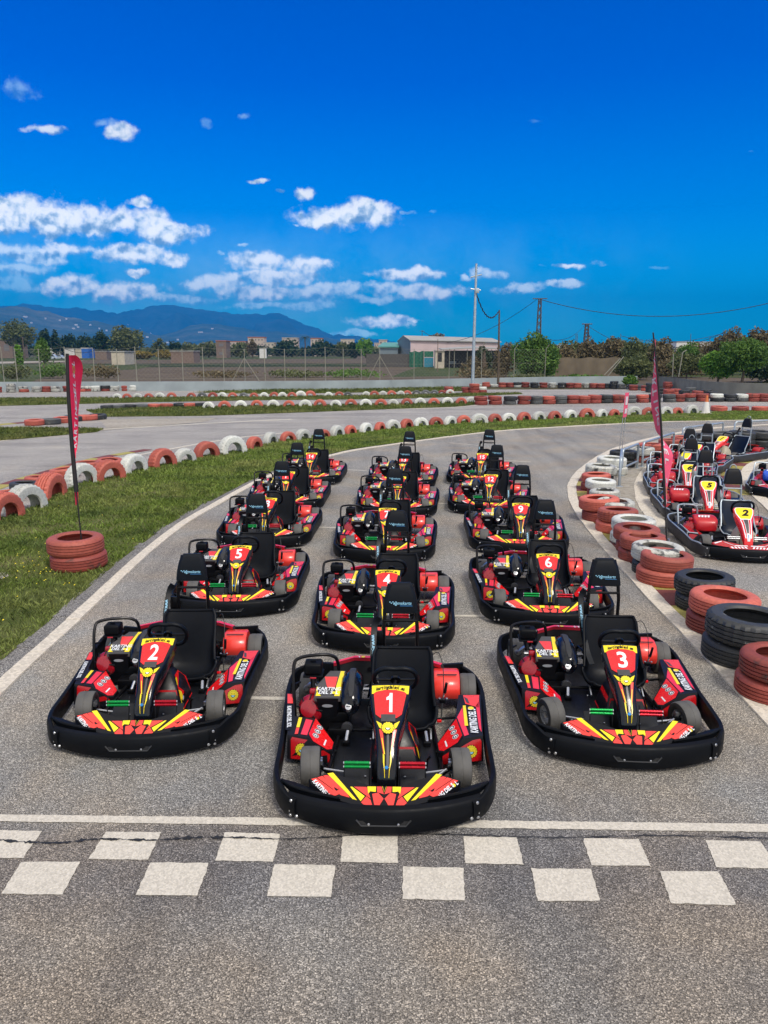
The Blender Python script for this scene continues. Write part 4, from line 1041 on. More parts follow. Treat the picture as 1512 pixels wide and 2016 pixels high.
# ---------- tyres ----------
TYM={}
def tyre_mesh(mat,var):
    k=(mat,var)
    if k in TYM: return TYM[k]
    R,w=.33,.20; arch=var>=3; vr=var; var=var-2 if arch else var; ir=.03 if arch else 0; w+=.04*arch; h=w/2
    prof=[(.20-ir,-h*.80),(.215-ir,-h*.98),(.235-ir*.7,-h*1.0),(.262,-h*.985),(.29,-h*.96),(.31,-h*.86),(.322,-h*.72)]
    n0=len(prof); gr=[]
    for z in (-.5,-.17,.17,.5):
        z*=h; d=.014 if var!=1 else .008
        gr+= [(.328,z-.006),(.328-d,z-.003),(.328-d,z+.003),(.328,z+.006)]
    prof+=gr+[(r,-z) for r,z in prof[:n0][::-1]]
    prof+=[(.212-ir,h*.70),(.255-ir*.5,h*.45),(.298,h*.2),(.30,0),(.298,-h*.2),(.255-ir*.5,-h*.45),(.212-ir,-h*.70)]
    seg=56 if var else 40
    V=[];n=len(prof)
    for k2 in range(seg):
        a=2*math.pi*k2/seg; tw=0
        for i,(r,z) in enumerate(prof):
            rr=r
            if var==2 and 5<=i<=n0+17 and k2%2: rr-=.014 if (i<n0+3 or i>n0+12) else .006
            if var==1 and n0<=i<n0+16: tw=abs(z)*1.2
            V.append((rr*math.cos(a+tw),rr*math.sin(a+tw),z))
    m=MB(); F=[]
    for k2 in range(seg):
        l=(k2+1)%seg
        for i in range(n):
            i2=(i+1)%n; F.append([k2*n+i,l*n+i,l*n+i2,k2*n+i2])
    m.add(V,F,mat); TYM[k]=m.mesh('tyre',50 if var!=2 else 25); return TYM[k]
TCOL={'r':('tyre_terracotta','terracotta'),'w':('tyre_white','white'),'b':('tyre_black','black'),'g':('tyre_grey','grey'),'d':('tyre_terracotta_dark','dark red'),'x':('tyre_white_worn','worn white')}
TY=[]
def T_(loc,rot,scale,col,label,group,var=None):
    TY.append(dict(loc=loc,rot=rot,s=scale,c=col,label=label,g=group,var=var if var is not None else random.choice((0,1,2)),d=math.hypot(loc[0],loc[1])))
def flat(x,y,z,s,c,label,group,var=None,tilt=2.5):
    T_((x,y,z+.1*s),(R_(random.uniform(-tilt,tilt)),R_(random.uniform(-tilt,tilt)),random.uniform(0,6.28)),s,c,label,group,var)
# near row of half buried tyres
gp_=px([(a[0],a[1]) for a in ARCH])
for i,a in enumerate(ARCH):
    p=Vector(gp_[i]); q=Vector(gp_[min(i+1,len(ARCH)-1)]); r=Vector(gp_[max(i-1,0)])
    d=(q-r).normalized(); n=Vector((d.y,-d.x)); tc=(-p).normalized()
    if n.dot(tc)<0: n=-n
    wgt=.18 if p.y<24 else .0
    n=(n*(1-wgt)+tc*wgt).normalized(); ang=math.atan2(n.y,n.x)+R_(random.uniform(-7,7))
    s=a[3]*(1.17 if i<12 else 1.04)
    T_((p.x-n.x*.1,p.y-n.y*.1,(.055 if i<10 else .035)*s),(R_(random.uniform(-8,8)),R_(90+random.uniform(-5,5)),ang),s,a[2] if not (i%7==4) else a[2],f"{TCOL[a[2]][1]} half-buried tyre, {ordinal(i+1)} from the left along the near grass verge",'half-buried tyres edging the near verge',4 if a[3]>1.03 else 3)
for i,(u,v,c,s) in enumerate([(13,975,'r',.95),(50,957,'b',.95),(78,945,'r',.95),(128,930,'r',1.05),(172,917,'r',1.05),(216,911,'r',1.)]):
    x,y=up(u,v,.1); flat(x,y,.0,s,c,f"{TCOL[c][1]} tyre lying flat behind the near white arches, {ordinal(i+1)} from the left",'flat tyres behind the near arches',1,4)
# tyre pair that carries the left flag
fx,fy_=up(152,1058,.42)
flat(fx,fy_,.0,1.12,'d','lower red tyre of the pair holding the flag on the grass','tyres under the left flag',0,1); flat(fx-.03,fy_,.215,1.12,'r','upper terracotta tyre of the pair holding the flag on the grass','tyres under the left flag',0,1)
FLAGL=(fx+.06,fy_)
for i,(u,v,c) in enumerate([(64,838,'r'),(97,836,'g'),(120,833,'r'),(141,830,'b'),(158,828.5,'r'),(172,828,'r'),(189,826.5,'b')]):
    x,y=up(u,v,0); flat(x,y+.2,.0,1.15,c,f"{TCOL[c][1]} tyre lying by the outer track bend, {ordinal(i+1)} from the left",'flat tyres by the outer bend')
# second row
for i,(u,v,c) in enumerate([(209,806,'b'),(231,805.5,'g'),(253,804.5,'b'),(277,804,'g'),(302,803.5,'r'),(326,803,'r'),(353,802,'b'),(372,802,'r'),(389,801.5,'b')]):
    x,y=up(u,v,0); flat(x,y+.2,.0,1.05,c,f"{TCOL[c][1]} tyre lying flat at the left end of the middle row, {ordinal(i+1)} along",'flat tyres of the middle row')
A2=[(411,804,'w'),(442,803,'r'),(474,802,'w'),(506,801,'r'),(538,801,'w'),(569,801,'r'),(601,801,'w'),(630,800,'r'),(661,800,'w'),(691,799,'r'),(720,799,'w'),(750,799,'r'),(774,798,'w'),(801,797,'r'),(827,796,'w'),(854,796,'r'),(881,795,'w'),(908,795,'r'),(927,793.5,'w')]
for i,(u,v,c) in enumerate(A2):
    x,y=up(u,v,0); T_((x,y,.03),(0,R_(90),R_(-90+random.uniform(-10,10))),random.uniform(.9,1.08),c,f"{TCOL[c][1]} half-buried tyre, {ordinal(i+1)} from the left in the middle row",'half-buried tyres of the middle row',3)
def stackrow(lst,dv,group,phrase,sc=1.02,n=2,y0=0.):
    for i,(u,v,cs) in enumerate(lst):
        x,y=up(u,v,0); y+=.25
        for k in range(len(cs)):
            c=cs[k]; c='d' if (c=='r' and random.random()<.62) else c; s=sc*random.uniform(.95,1.05)
            pos={0:'bottom',1:'upper',2:'topmost'}[k] if len(cs)>1 else 'single'
            flat(x+random.uniform(-.03,.03),y+random.uniform(-.03,.03),.2*s*k,s,c,f"{pos} {TCOL[c][1]} tyre, {ordinal(i+1)} stack {phrase}",group)
S2=[(948,797.5,'rd'),(976,797,'dd'),(1006,797,'gb'),(1033,796.5,'rr'),(1058.5,796,'gg'),(1082,796,'rr'),(1104,795.5,'gg'),(1129,795,'rd'),(1152,795,'rr'),(1172,794.5,'dd'),(1195,794,'bb'),(1218,794,'rr'),(1242,793.5,'gg'),(1267,793,'rr'),(1292,792.5,'gb'),(1320,792,'gg'),(1338,791.5,'rr'),(1359,791,'gd'),(1386,791,'rr'),(1414,791,'bw'),(1441,791,'bb'),(1463,791,'gw'),(1486,791,'rd'),(1506,791,'rr')]
stackrow(S2,0,'paired tyre stacks of the middle row','right of the light mast, middle row',1.12)
for i,(u,v,c) in enumerate([(1415,809,'r'),(1457,809.5,'d'),(1496,809.5,'r')]):
    x,y=up(u,v,0); flat(x,y,.0,1.2,c,f"{TCOL[c][1]} tyre lying on the far verge right of the cone, {ordinal(i+1)} along",'flat tyres right of the cone')
# third thin row
A3=[(231,784.5,'w'),(250,784,'r'),(271,783.5,'w'),(293,783.5,'r'),(315,783,'w'),(338,782.5,'r'),(377,782,'r'),(398,782,'g'),(419,782,'d'),(438,782,'w'),(458,782,'r'),(480,782,'g'),(500,782,'r'),(520,782,'w'),(540,781.5,'r'),(556,781.5,'w'),(575,781.5,'r'),(592,781,'w'),(611,780.5,'r'),(647,780.5,'w'),(668,780,'r'),(685,780,'g'),(721,779,'w'),(737,779,'r'),(754,778.5,'w'),(771,778,'r'),(789,778,'w'),(802,777.5,'r'),(820,777,'g'),(838,777,'g'),(855,776.5,'g'),(870,776,'d'),(886,775.5,'w')]
for i,(u,v,c) in enumerate(A3):
    x,y=up(u,v,0); T_((x,y,.0),(0,R_(90),R_(-90+random.uniform(-10,10))),random.uniform(.85,1.0) if i not in (18,17) else 1.15,c,f"{TCOL[c][1]} half-buried tyre, {ordinal(i+1)} from the left in the farthest arch row",'half-buried tyres of the farthest arch row',3)
# left far stacks by the wall
L4=[(-8,773,'rr'),(19,773,'xxx'),(44,772.5,'rx'),(69,772.5,'xx'),(89,772,'dd'),(108,772,'xx'),(130,771.5,'rd'),(156,771.5,'rx'),(172,771,'dx'),(186,771,'xw'),(206,770.5,'db'),(224,770.5,'xw'),(244,770,'rr'),(261,770,'ww'),(280,769.5,'rr'),(298,769.5,'xw'),(315,769,'rx'),(333,769,'xw'),(353,768.5,'rr'),(373,768.5,'ww'),(391,768,'rr'),(408,768,'xw'),(424,768,'rd'),(440,768,'ww'),(462,767.5,'rw'),(479,767.5,'gg'),(496,767.5,'dd'),(513,767,'ww'),(528,767,'rr')]
stackrow(L4,0,'tyre stacks along the low wall','from the left along the pale wall',1.0)
R4=[(775,763,'w'),(789,763,'r'),(802,763,'w'),(816,763,'r'),(831,762.5,'w'),(844,762.5,'r'),(859,762.5,'b'),(872,762,'r'),(886,762,'w'),(901,762,'r'),(942,762,'w'),(957,762,'rr'),(974,762,'w'),(990,763,'rr'),(1005,763,'rd'),(1019,763,'wb'),(1035,763,'rd'),(1053,763.5,'bb'),(1071,763.5,'rr'),(1089,763.5,'xw'),(1107,764,'bb'),(1122,764,'rr'),(1138,764,'rr'),(1156,764,'xx'),(1171,764.5,'rr'),(1184,765,'rr'),(1198,765,'bb'),(1210,765.5,'bbb'),(1224,766,'gg'),(1243,767,'bb'),(1249,769,'dd'),(1260,768,'gg'),(1272,770,'rd')]
stackrow(R4,0,'tyre stacks along the right part of the wall','from the left along the right wall',1.0)
C5=[(1283,773,'bbb'),(1300,776,'bb'),(1316,768,'rrr'),(1318,780,'dr'),(1338,763,'rr'),(1333,778,'rd'),(1351,766,'gb'),(1349,782,'bb'),(1362,776,'gg'),(1376,783,'dd'),(1380,772,'gg'),(1392,780,'gb'),(1354,763,'rr'),(1405,785,'bb')]
stackrow(C5,0,'heaped tyre stacks at the far bend','from the left in the far bend heap',1.05)
stackrow([(919,774,'rr'),(934,774.5,'rrr'),(949,774,'rw'),(884,773,'rr')],0,'tyres stacked round the light mast','around the foot of the light mast',1.05)
# near right barrier stacks
S1=[(1540,1283,.82*1.18,'dx_','b','d'),(1479,1207,0,0,'b','b'),(1428,1166,0,0,'r','d'),(1388,1130,0,0,'b','b'),(1314,1087,0,0,'r','r'),(1296,1071,0,0,'x','b'),(1267,1051,0,0,'r','d'),(1254,1035,0,0,'r','d'),(1248,1018,0,0,'w','w'),(1217,1000,0,0,'r','r'),(1212,983,0,0,'x','w'),(1180,977,0,0,'r','d'),(1191,963,0,0,'x','g'),(1183,943,0,0,'w','d'),(1174,931,0,0,'r','d'),(1184,914,0,0,'x','b'),(1205,899,0,0,'w','x'),(1228,886,0,0,'b','b'),(1264,880,0,0,'x','r'),(1282,872,0,0,'r','d'),(1320,864,0,0,'r','r'),(1345,858,0,0,'r','d'),(1382,853,0,0,'b','b'),(1420,850,0,0,'g','b'),(1462,849,0,0,'b','b'),(1497,848,0,0,'b','b')]
SC=[.99,1.2,1.06,1.0,.98,1.02,.96,1.0,1.0,.98,.98,1.05,.86,.92,.92,1.05,1.05,1.05,1.,1.1,1.,1.05,1.,1.05,1.1,1.1]
for i,sx in enumerate(S1):
    u,v=sx[0],sx[1]; top,bot=sx[-2],sx[-1]; s=SC[i]
    h=.2*s*2
    if i>=22: h=.2*s*3
    x,y=up(u,v,h)
    if i==0: top='d'; bot='d'
    if i==1: x+=.0
    ph='counted from the front along the right kerb'
    dx,dy=random.uniform(-.05,.05),random.uniform(-.04,.04)
    flat(x+dx,y+dy,0,s*(.94 if i!=4 else 1.06),bot,f"lower {TCOL[bot][1]} tyre of the {ordinal(i+1)} stack, {ph}",'tyre stacks along the right kerb',{0:0,1:1,2:0,4:0}.get(i),1.5)
    flat(x,y,.2*s*.96,s,top,f"{'middle' if i>=22 else 'upper'} {TCOL[top][1]} tyre of the {ordinal(i+1)} stack, {ph}",'tyre stacks along the right kerb',{1:2,3:2,4:1,5:1,2:0,0:0}.get(i),2)
    if i>=22: flat(x,y,.4*s,s,top,f"topmost {TCOL[top][1]} tyre of the {ordinal(i+1)} stack, {ph}",'tyre stacks along the right kerb')
FLAGR=up(1316,1068,.30)
TY.sort(key=lambda t:t['d'])
print('TYRES',len(TY))
rest=MB()
for i,t in enumerate(TY):
    me=tyre_mesh(TCOL[t['c']][0],t['var'])
    if i<300:
        o=bpy.data.objects.new('tyre',me); COL.objects.link(o); o.location=t['loc']; o.rotation_euler=t['rot']; o.scale=(t['s'],)*3
        tag(o,t['label'],'tyre',t['g'])
    else:
        from mathutils import Euler
        T=Matrix.Translation(t['loc'])@Euler(t['rot']).to_matrix().to_4x4()@Matrix.Scale(t['s'],4)
        rest.add([v.co[:] for v in me.vertices],[list(p.vertices) for p in me.polygons],TCOL[t['c']][0],T)
if rest.v:
    o=rest.build('distant_tyres'); tag(o,'rows of painted tyres farthest away by the wall','tyres',kind='stuff')
# ---------- karts on the grid ----------
GRID={1:(0.001,4.294,-1.2),2:(-1.834,5.175,1.1),3:(1.780,5.027,-3.7),4:(-0.019,7.123,-2.6),5:(-1.715,8.151,1.5),6:(1.780,7.782,-5.0),7:(-0.009,10.351,-3.0),8:(-1.848,11.136,-1.0),9:(1.976,10.732,-6.5),10:(0.205,13.231,-4.0),11:(-1.86,13.80,0.),12:(1.863,13.470,-10.),13:(0.354,16.019,-5.),14:(-1.68,16.55,-1.0),15:(2.065,16.471,-12.)}
WHERE={1:'at the front of the grid',2:'front left behind the start line',3:'front right behind the start line',4:'second in the middle column',5:'second in the left column beside the verge',6:'second in the right column',7:'third in the middle column',8:'third in the left column',9:'third in the right column',10:'fourth in the middle column',11:'fourth in the left column, its number hidden',12:'fourth in the right column',13:'last in the middle column',14:'last in the left column by the kerb',15:'last in the right column'}
proto=make_kart(False,'racing_kart'); index_kids()
ks={}
for n,(x,y,a) in GRID.items():
    k=proto if n==1 else copy_tree(proto)
    k.location=(x,y,0); k.rotation_euler=(0,0,R_(a)); ks[n]=k
    tag(k,(f"black and red racing kart number {n}, " if n!=11 else "black and red racing kart, ")+WHERE[n],'racing kart','racing karts lined up on the starting grid')
pit=make_kart(True,'racing_kart')
index_kids()
PIT={'2':(5.144,10.37,-10.1,'red pit kart with yellow number 2 panel, nearest behind the tyre barrier'),'5':(5.558,12.713,-14.1,'red pit kart with yellow number 5 panel, behind kart number 2'),'6':(5.97,14.748,-18.4,'red pit kart with yellow number 6 panel, behind kart number 5'),
 '3':(6.62,16.75,-22,'red pit kart partly hidden behind kart number 6'),'4':(7.35,18.2,-32,'red pit kart with tall headrest between the hidden kart and kart 1'),'1':(8.648,20.223,-56,'red pit kart with yellow number 1 panel, turned sideways at the far right')}
pk={}
for i,(n,(x,y,a,lb)) in enumerate(PIT.items()):
    k=pit if i==0 else copy_tree(pit)
    k.location=(x,y,0); k.rotation_euler=(0,0,R_(a)); pk[n]=k; tag(k,lb,'racing kart','red karts parked in the pit lane')
bk=make_kart(True,'racing_kart','blue'); bk.location=(7.98,15.0,0); bk.rotation_euler=(0,0,R_(-34)); tag(bk,'blue racing kart cut off by the right edge of the pit lane','racing kart')
index_kids()
for n,k in ks.items(): add_number(k,str(n))
for n,k in pk.items():
    if n in '2561': add_number(k,n,True)
for n,k in list(ks.items())+list(pk.items()):
    a=random.Random(str(n)).uniform(-9,9)
    for o in KIDS[k.name]:
        if o.name.startswith('wheel') and o.location.y<1: o.rotation_euler[2]=R_(a+(4 if n!=3 else 12))
# wheel positions are part of each kart; tiny steering differences
# ---------- feather flags ----------
def feather(name,base,topz,lean,dirf,widthf,z0,z1,cols,sleeve,label,txtdir=1,tsize=.26,words=None,pd=(0,0)):
    root=empty(name,(base[0],base[1],0))
    def pole(z):
        t=(z-.1)/(topz-.1); return Vector((lean[0]*t+lean[1]*t**4,pd[0]*t,z))
    m=MB(); P=[pole(.02+(topz-.02)*i/18) for i in range(19)]
    m.tube(P,[.012-.007*i/18 for i in range(19)],'cable_black',8)
    m.tube([(0,0,.0),(0,0,.35)],.018,'steel',8)
    for a in range(4): m.tube([(0,0,.02),(.2*math.cos(a*math.pi/2+.5),.2*math.sin(a*math.pi/2+.5),.012)],.008,'steel',6)
    m.build('pole',root)
    m=MB(); N=44;K=8;V=[];F=[]
    def sail(z,f):
        d=Vector((*dirf(z),0)); w=widthf(z); p=pole(z)
        wv=.035*math.sin(z*5+f*3)*f
        return p+d*(w*f)+Vector((-d.y,d.x,0))*wv
    for i in range(N+1):
        z=z0+(z1-z0)*i/N
        for k in range(K+1): V.append(sail(z,k/K))
    for i in range(N):
        for k in range(K): F.append([i*(K+1)+k,i*(K+1)+k+1,(i+1)*(K+1)+k+1,(i+1)*(K+1)+k])
    m.add(V,F,cols[0])
    sl=m.build('sail',root)
    m=MB(); m.tube([pole(z0-(.45 if sleeve else 0)+(topz+.0-z0+(.45 if sleeve else 0))*i/24) for i in range(25)],[(.032 if sleeve else .020)-.010*i/24 for i in range(25)],'flag_black',8); m.build('sleeve',root)
    # lettering along the sail
    for word in (words or []):
        m=MB()
        for (ch,zc,mat,sz) in word:
            v,f=text_geo(ch,sz,.03,1.,.25)
            for side in (1,-1):
                Q=[]
                for a,b in v:
                    # letters run up the flag, turned a quarter
                    z=zc+a*txtdir; fr=min(.96,max(.04,.5+(-b*txtdir)/max(.08,widthf(zc)))); p=sail(z,fr); q=sail(z,min(1,fr+.02))-p; q.z=0
                    nrm=Vector((-q.y,q.x,0)); nrm=nrm.normalized() if nrm.length>0 else Vector((0,-1,0)); Q.append(p+nrm*.004*side)
                m.add(Q,f,mat)
        m.build('lettering',sl)
    tag(root,label,'flag'); return root
def wL(z):
    t=(z-1.55)/(2.86-1.55); 
    if t<=0: return .01
    return .58*min(1,(t/.55))**.9*math.sqrt(max(0,1-max(0,(t-.80)/.20)**2))+.005
fl=feather('feather_flag',FLAGL,2.86,(-.055,.07),lambda z:(math.cos(R_(94)),math.sin(R_(94))),wL,1.50,2.84,['flag_red'],True,'red feather flag with white lettering, standing in two tyres on the grass',1,
 words=[[(c,1.66+i*.085,'flag_white',.10+.006*i) for i,c in enumerate('KARTING')],[(c,2.25+i*.10,'flag_white' if c!='O' else 'flag_gold',.17) for i,c in enumerate('DEL')],[(c,2.56+i*.08,'flag_white' if c!='O' else 'flag_gold',.13) for i,c in enumerate('SOL')]])
m=MB(); d=Vector((math.cos(R_(90)),math.sin(R_(90)),0))
m.poly([(-.045,.0,.86),(-.045,0,1.25),(-.045+d.x*.12,d.y*.12,1.02),(-.045+d.x*.10,d.y*.10,.88)],'flag_red'); o=m.build('sail_tail',fl)
def wR(z):
    t=(z-.80)/(3.06-.80)
    return .34*math.sin(math.pi*min(1,max(0,t))**.75)**.7+.004
def dR(z):
    if z>1.80: a=R_(86)
    else: a=R_(86-(1.80-z)/.30*34) if z>1.50 else R_(52)
    return (math.cos(a),math.sin(a))
feather('feather_flag',(FLAGR[0],FLAGR[1]),3.13,(-.36,-.06),dR,wR,.82,3.04,['flag_pink'],False,'faded pink feather flag with white lettering, rising from the tyre barrier',-1,
 words=[[(c,2.78-(i+o)*.135,'flag_white' if c!='O' else 'flag_gold',.17) for i,c in enumerate(w)] for w,o in (('KARTING',0),('DEL',8),('SOL',12))])
# ---------- pit barriers, small sign, cone ----------
def guard(pts,name_label,low=.18,top=.62):
    A=up(*pts[0],0) if len(pts[0])==2 else pts[0]; B=up(*pts[1],0) if len(pts[1])==2 else pts[1]
    a=Vector((A[0],A[1],0));b=Vector((B[0],B[1],0)); d=(b-a).normalized()
    root=empty('pit_barrier',(a.x,a.y,0)); b=b-a; a=Vector((0,0,0))
    m=MB(); m.tube([a+Vector((0,0,0)),a+Vector((0,0,top-.07)),a+d*.03+Vector((0,0,top-.02)),a+d*.09+Vector((0,0,top)),b-d*.09+Vector((0,0,top)),b-d*.03+Vector((0,0,top-.02)),b+Vector((0,0,top-.07)),b],.030,'galvanised',10); m.build('hoop',root)
    m=MB(); m.tube([a+Vector((0,0,low)),b+Vector((0,0,low))],.024,'galvanised',10); m.build('lower_rail',root)
    for p in (a,b):
        m=MB(); m.box((p.x,p.y,.005),(.14,.14,.012),'galvanised',.003); m.build('base_plate',root)
    return tag(root,name_label,'barrier','tubular barriers between the tyres and the pit lane')
guard([(1219,958),(1221,935)],'short tubular steel barrier nearest the camera beside the white tyres')
guard([(1223,937),(1254,922)],'tubular steel barrier beginning at the small red sign')
guard([(1264,919),(1324,895)],'long tubular steel barrier behind the pink flag',.16)
guard([(1342,883),(1421,870)],'tubular steel barrier behind the far headrests')
guard([(1444,868),(1530,863)],'tubular steel barrier at the right edge before black tyres')
sx_,sy_=up(1219,906,0)
root=empty('sign',(sx_,sy_,0)); hh=1.72
m=MB()
for dx,dy in ((-.02,0),(.115,.22)):
    m.tube([(dx,dy,0),(dx+.07,dy,hh)],.010,'steel',6)
m.build('post',root)
m=MB(); q=[(.03,-.02,1.15),(.19,.21,1.15),(.215,.21,1.80),(.055,-.02,1.80)]
m.loft([q,[(x-.012,y+.006,z) for x,y,z in q]],'flag_pink')
m.poly([(x-.001+.002,y-.004,z) for x,y,z in ((.058,.0,1.25),(.165,.16,1.25),(.172,.16,1.38),(.065,.0,1.38))],'flag_white')
m.poly([(x-.001+.002,y-.004,z) for x,y,z in ((.064,.0,1.48),(.172,.16,1.48),(.180,.16,1.70),(.072,.0,1.70))],'flag_white')
m.build('board',root); tag(root,'narrow red and white sign board on two thin legs above the tyres','sign')
cx,cy=up(1389,815,0); root=empty('traffic_cone',(cx,cy,0))
m=MB(); m.box((0,0,.03),(.42,.42,.06),'white_wall',.02); m.lathe([(.19,.06),(.10,.55),(.095,.56)],'white_wall',20); m.build('base',root)
m=MB(); m.lathe([(.094,.56),(.04,.86),(.001,.87)],'orange_plastic',20); m.build('tip',root); tag(root,'faded white cone with orange tip on the far verge','cone')
# ---------- low wall and perimeter fence ----------
WT=[(-60,752.5),(0,752),(200,751.5),(400,751),(600,750),(760,748.5),(900,745.5),(1080,742),(1180,741),(1255,740.5)]
wp=[up(u,v,.68) for u,v in WT]
m=MB(); m.loft([[(x,y,0),(x,y,.68),(x,y+.22,.68),(x,y+.22,0)] for x,y in wp],'concrete_wall_paint')
o=m.build('concrete_wall'); tag(o,'long low pale concrete wall behind the track, below the wire fence','wall')
wr=[up(u,v,.9) for u,v in ((1300,741),(1345,745),(1394,751),(1460,754),(1560,756))]
m=MB(); m.loft([[(x,y,-.05),(x,y,.9),(x,y+.2,.9),(x,y+.2,-.05)] for x,y in wr],'old_concrete'); o=m.build('concrete_wall'); tag(o,'weathered grey concrete wall under the bushes at the far right','wall')
fence=empty('wire_fence',(0,0,0))
def wallpt(u):
    xs=[w[0] for w in WT]; v=float(np.interp(u,xs,[w[1] for w in WT])); return up(u,v,.68)
posts=[7,33,79,131,186,232,269,314,360,401,441,482,522,561,601,641,676,711,748,815,884,948,1012,1073]
tops=[]
for i,u in enumerate(posts):
    x,y=wallpt(u); y+=.12; h=2.35+.15*(i%3==0)
    m=MB(); P=[(x,y,.6),(x+.02*(i%3-1),y,.68+h)]
    if u>930: P.append((x+.25,y-.1,.68+h+.35))
    m.tube(P,.029,'pale_post',6)
    if u in (482,748):
        m.tube([(x,y,.68+h*.72),(x-.95,y,.68)],.025,'pale_post',6); m.tube([(x,y,.68+h*.72),(x+1.05,y,.68)],.025,'pale_post',6)
    m.build('post',fence); tops.append((x,y,h))
m=MB()
for f in (.08,.5,.97):
    m.tube([(x,y,.68+h*f) for x,y,h in tops],.006,'pale_post',4)
rb=random.Random(3)
for (x0,y0,h0),(x1,y1,h1) in zip(tops[:-1],tops[1:]):
    L=math.hypot(x1-x0,y1-y0); n=int(L/.30)
    for k in range(-7,n):
        for s in (1,-1):
            a=max(0,min(n,k if s>0 else k+7)); b=max(0,min(n,k+7 if s>0 else k))
            if a==b: continue
            za=.12+ (abs(a-(k if s>0 else k+7))/7.)*2.1; zb=.12+2.1-(abs(b-(k+7 if s>0 else k))/7.)*2.1
            t0,t1=a/n,b/n
            p0=Vector((x0+(x1-x0)*t0,y0+(y1-y0)*t0,.68+za)); p1=Vector((x0+(x1-x0)*t1,y0+(y1-y0)*t1,.68+zb))
            o=Vector((0,0,.004)); m.poly([p0-o,p1-o,p1+o,p0+o],'pale_post')
m.build('wire_mesh',fence)
tag(fence,'tall wire fence with pale posts standing on the low concrete wall','fence')
# old fence posts leaning at the far right
fr=empty('wire_fence',(0,0,0))
for u0,v0,u1,v1 in ((1197,740,1228,702),(1190,738,1221,706),(1324,742,1326,696),(1336,742,1344,694),(1344,694,1352,689),(1460,752,1470,700)):
    a=atY(u0,v0,70);b=atY(u1,v1,70); m=MB(); m.tube([a,b],.045,'pale_post',6); m.build('post',fr)
tag(fr,'leaning pale posts of an old fence between the bushes','fence')

# ---------- buildings ----------
def slab(mb,x0,x1,y0,y1,z0,z1,mat): mb.box(((x0+x1)/2,(y0+y1)/2,(z0+z1)/2),(x1-x0,y1-y0,z1-z0),mat)
Y=150.
def X(u,Yy=Y,v=700): return atY(u,v,Yy)[0]
def Z(v,Yy=Y): return atY(756,v,Yy)[2]
Y=150.
wh=empty('warehouse',(0,0,0))
m=MB(); x0,xm,x1=X(785),X(808),X(985)
zt,ze=Z(664),Z(670.5)
m.loft([[(xm,Y,-.2),(xm,Y,ze),(xm+.0,Y+.1,ze),(xm,Y+.1,-.2)],[(x1,Y+2,-.2),(x1,Y+2,ze-.35),(x1,Y+2.1,ze-.35),(x1,Y+2.1,-.2)]],'pink_wall'); m.build('front_wall',wh)
m=MB(); m.poly([(x0,Y+9,-.2),(xm-.03,Y,-.2),(xm-.03,Y,ze),((x0+xm)/2-.2,Y+4.5,zt+.25),(x0,Y+9,ze-.1)],'grey_sheet')
for k in range(9):
    t=(k+.5)/9; m.box((x0+(xm-x0)*t,Y+9-9*t-.03,ze/2),(.05,.05,ze-.3),'grey_sheet')
m.build('gable_wall',wh)
m=MB(); rx=(x0+xm)/2-.2
m.loft([[(xm-.2,Y-.4,ze),(xm-.2,Y-.4,ze+.14),(x1+.4,Y+1.6,ze-.2),(x1+.4,Y+1.6,ze-.34)],[(rx,Y+4.5,zt+.30),(rx,Y+4.5,zt+.44),(x1-.8,Y+6.5,zt-.05),(x1-.8,Y+6.5,zt-.19)]],'roof_sheet')
m.loft([[(rx,Y+4.5,zt+.30),(rx,Y+4.5,zt+.44),(x1-.8,Y+6.5,zt-.05),(x1-.8,Y+6.5,zt-.19)],[(x0-.2,Y+9.3,ze-.1),(x0-.2,Y+9.3,ze+.04),(x1-2,Y+11,ze-.3),(x1-2,Y+11,ze-.44)]],'roof_sheet')
m.build('roof',wh)
tag(wh,'long pinkish warehouse with grey gable and pale low roof','warehouse')
sh=empty('shed',(0,0,0)); m=MB(); slab(m,X(746,156,690),X(784,156,690),156,164,-.2,Z(684,156),'grey_sheet'); m.build('wall',sh)
m=MB(); a,b=X(744,156,690),X(786,156,690); m.loft([[(a,155.6,Z(684,156)),(b,155.6,Z(684,156)),(b,155.6,Z(684,156)+.2),(a,155.6,Z(684,156)+.2)],[(a+1,164,Z(676,164)),(b,164,Z(676,164)),(b,164,Z(676,164)+.2),(a+1,164,Z(676,164)+.2)]],'green_sheet'); m.build('roof',sh); tag(sh,'low shed with teal green roof left of the warehouse','shed')
Yh=130.
hut=empty('hut',(0,0,0)); m=MB(); slab(m,X(857,Yh),X(875,Yh),Yh,Yh+3,-.2,Z(691,Yh),'cream_wall'); m.build('wall',hut); m=MB(); slab(m,X(862,Yh),X(870,Yh),Yh-.05,Yh,Z(712,Yh),Z(694,Yh),'dark_opening'); m.build('door',hut)
m=MB(); slab(m,X(856,Yh),X(876.5,Yh),Yh-.2,Yh+3.2,Z(691,Yh),Z(689.8,Yh),'concrete'); m.build('roof',hut); tag(hut,'small cream hut with dark door beside the blue gate','hut')
ct=empty('carport',(0,0,0)); Yc=134.
m=MB(); a,b,c_=X(868,Yc),X(935,Yc),X(992,Yc)
m.loft([[(a,Yc-2,Z(689,Yc)),(b,Yc-2,Z(686,Yc)),(c_,Yc-2,Z(688,Yc)),(c_,Yc-2,Z(688,Yc)+.15),(b,Yc-2,Z(686,Yc)+.15),(a,Yc-2,Z(689,Yc)+.15)],[(a,Yc+6,Z(687,Yc)),(b,Yc+6,Z(683,Yc)),(c_,Yc+6,Z(686,Yc)),(c_,Yc+6,Z(686,Yc)+.15),(b,Yc+6,Z(683,Yc)+.15),(a,Yc+6,Z(687,Yc)+.15)]],'roof_sheet'); m.build('roof',ct)
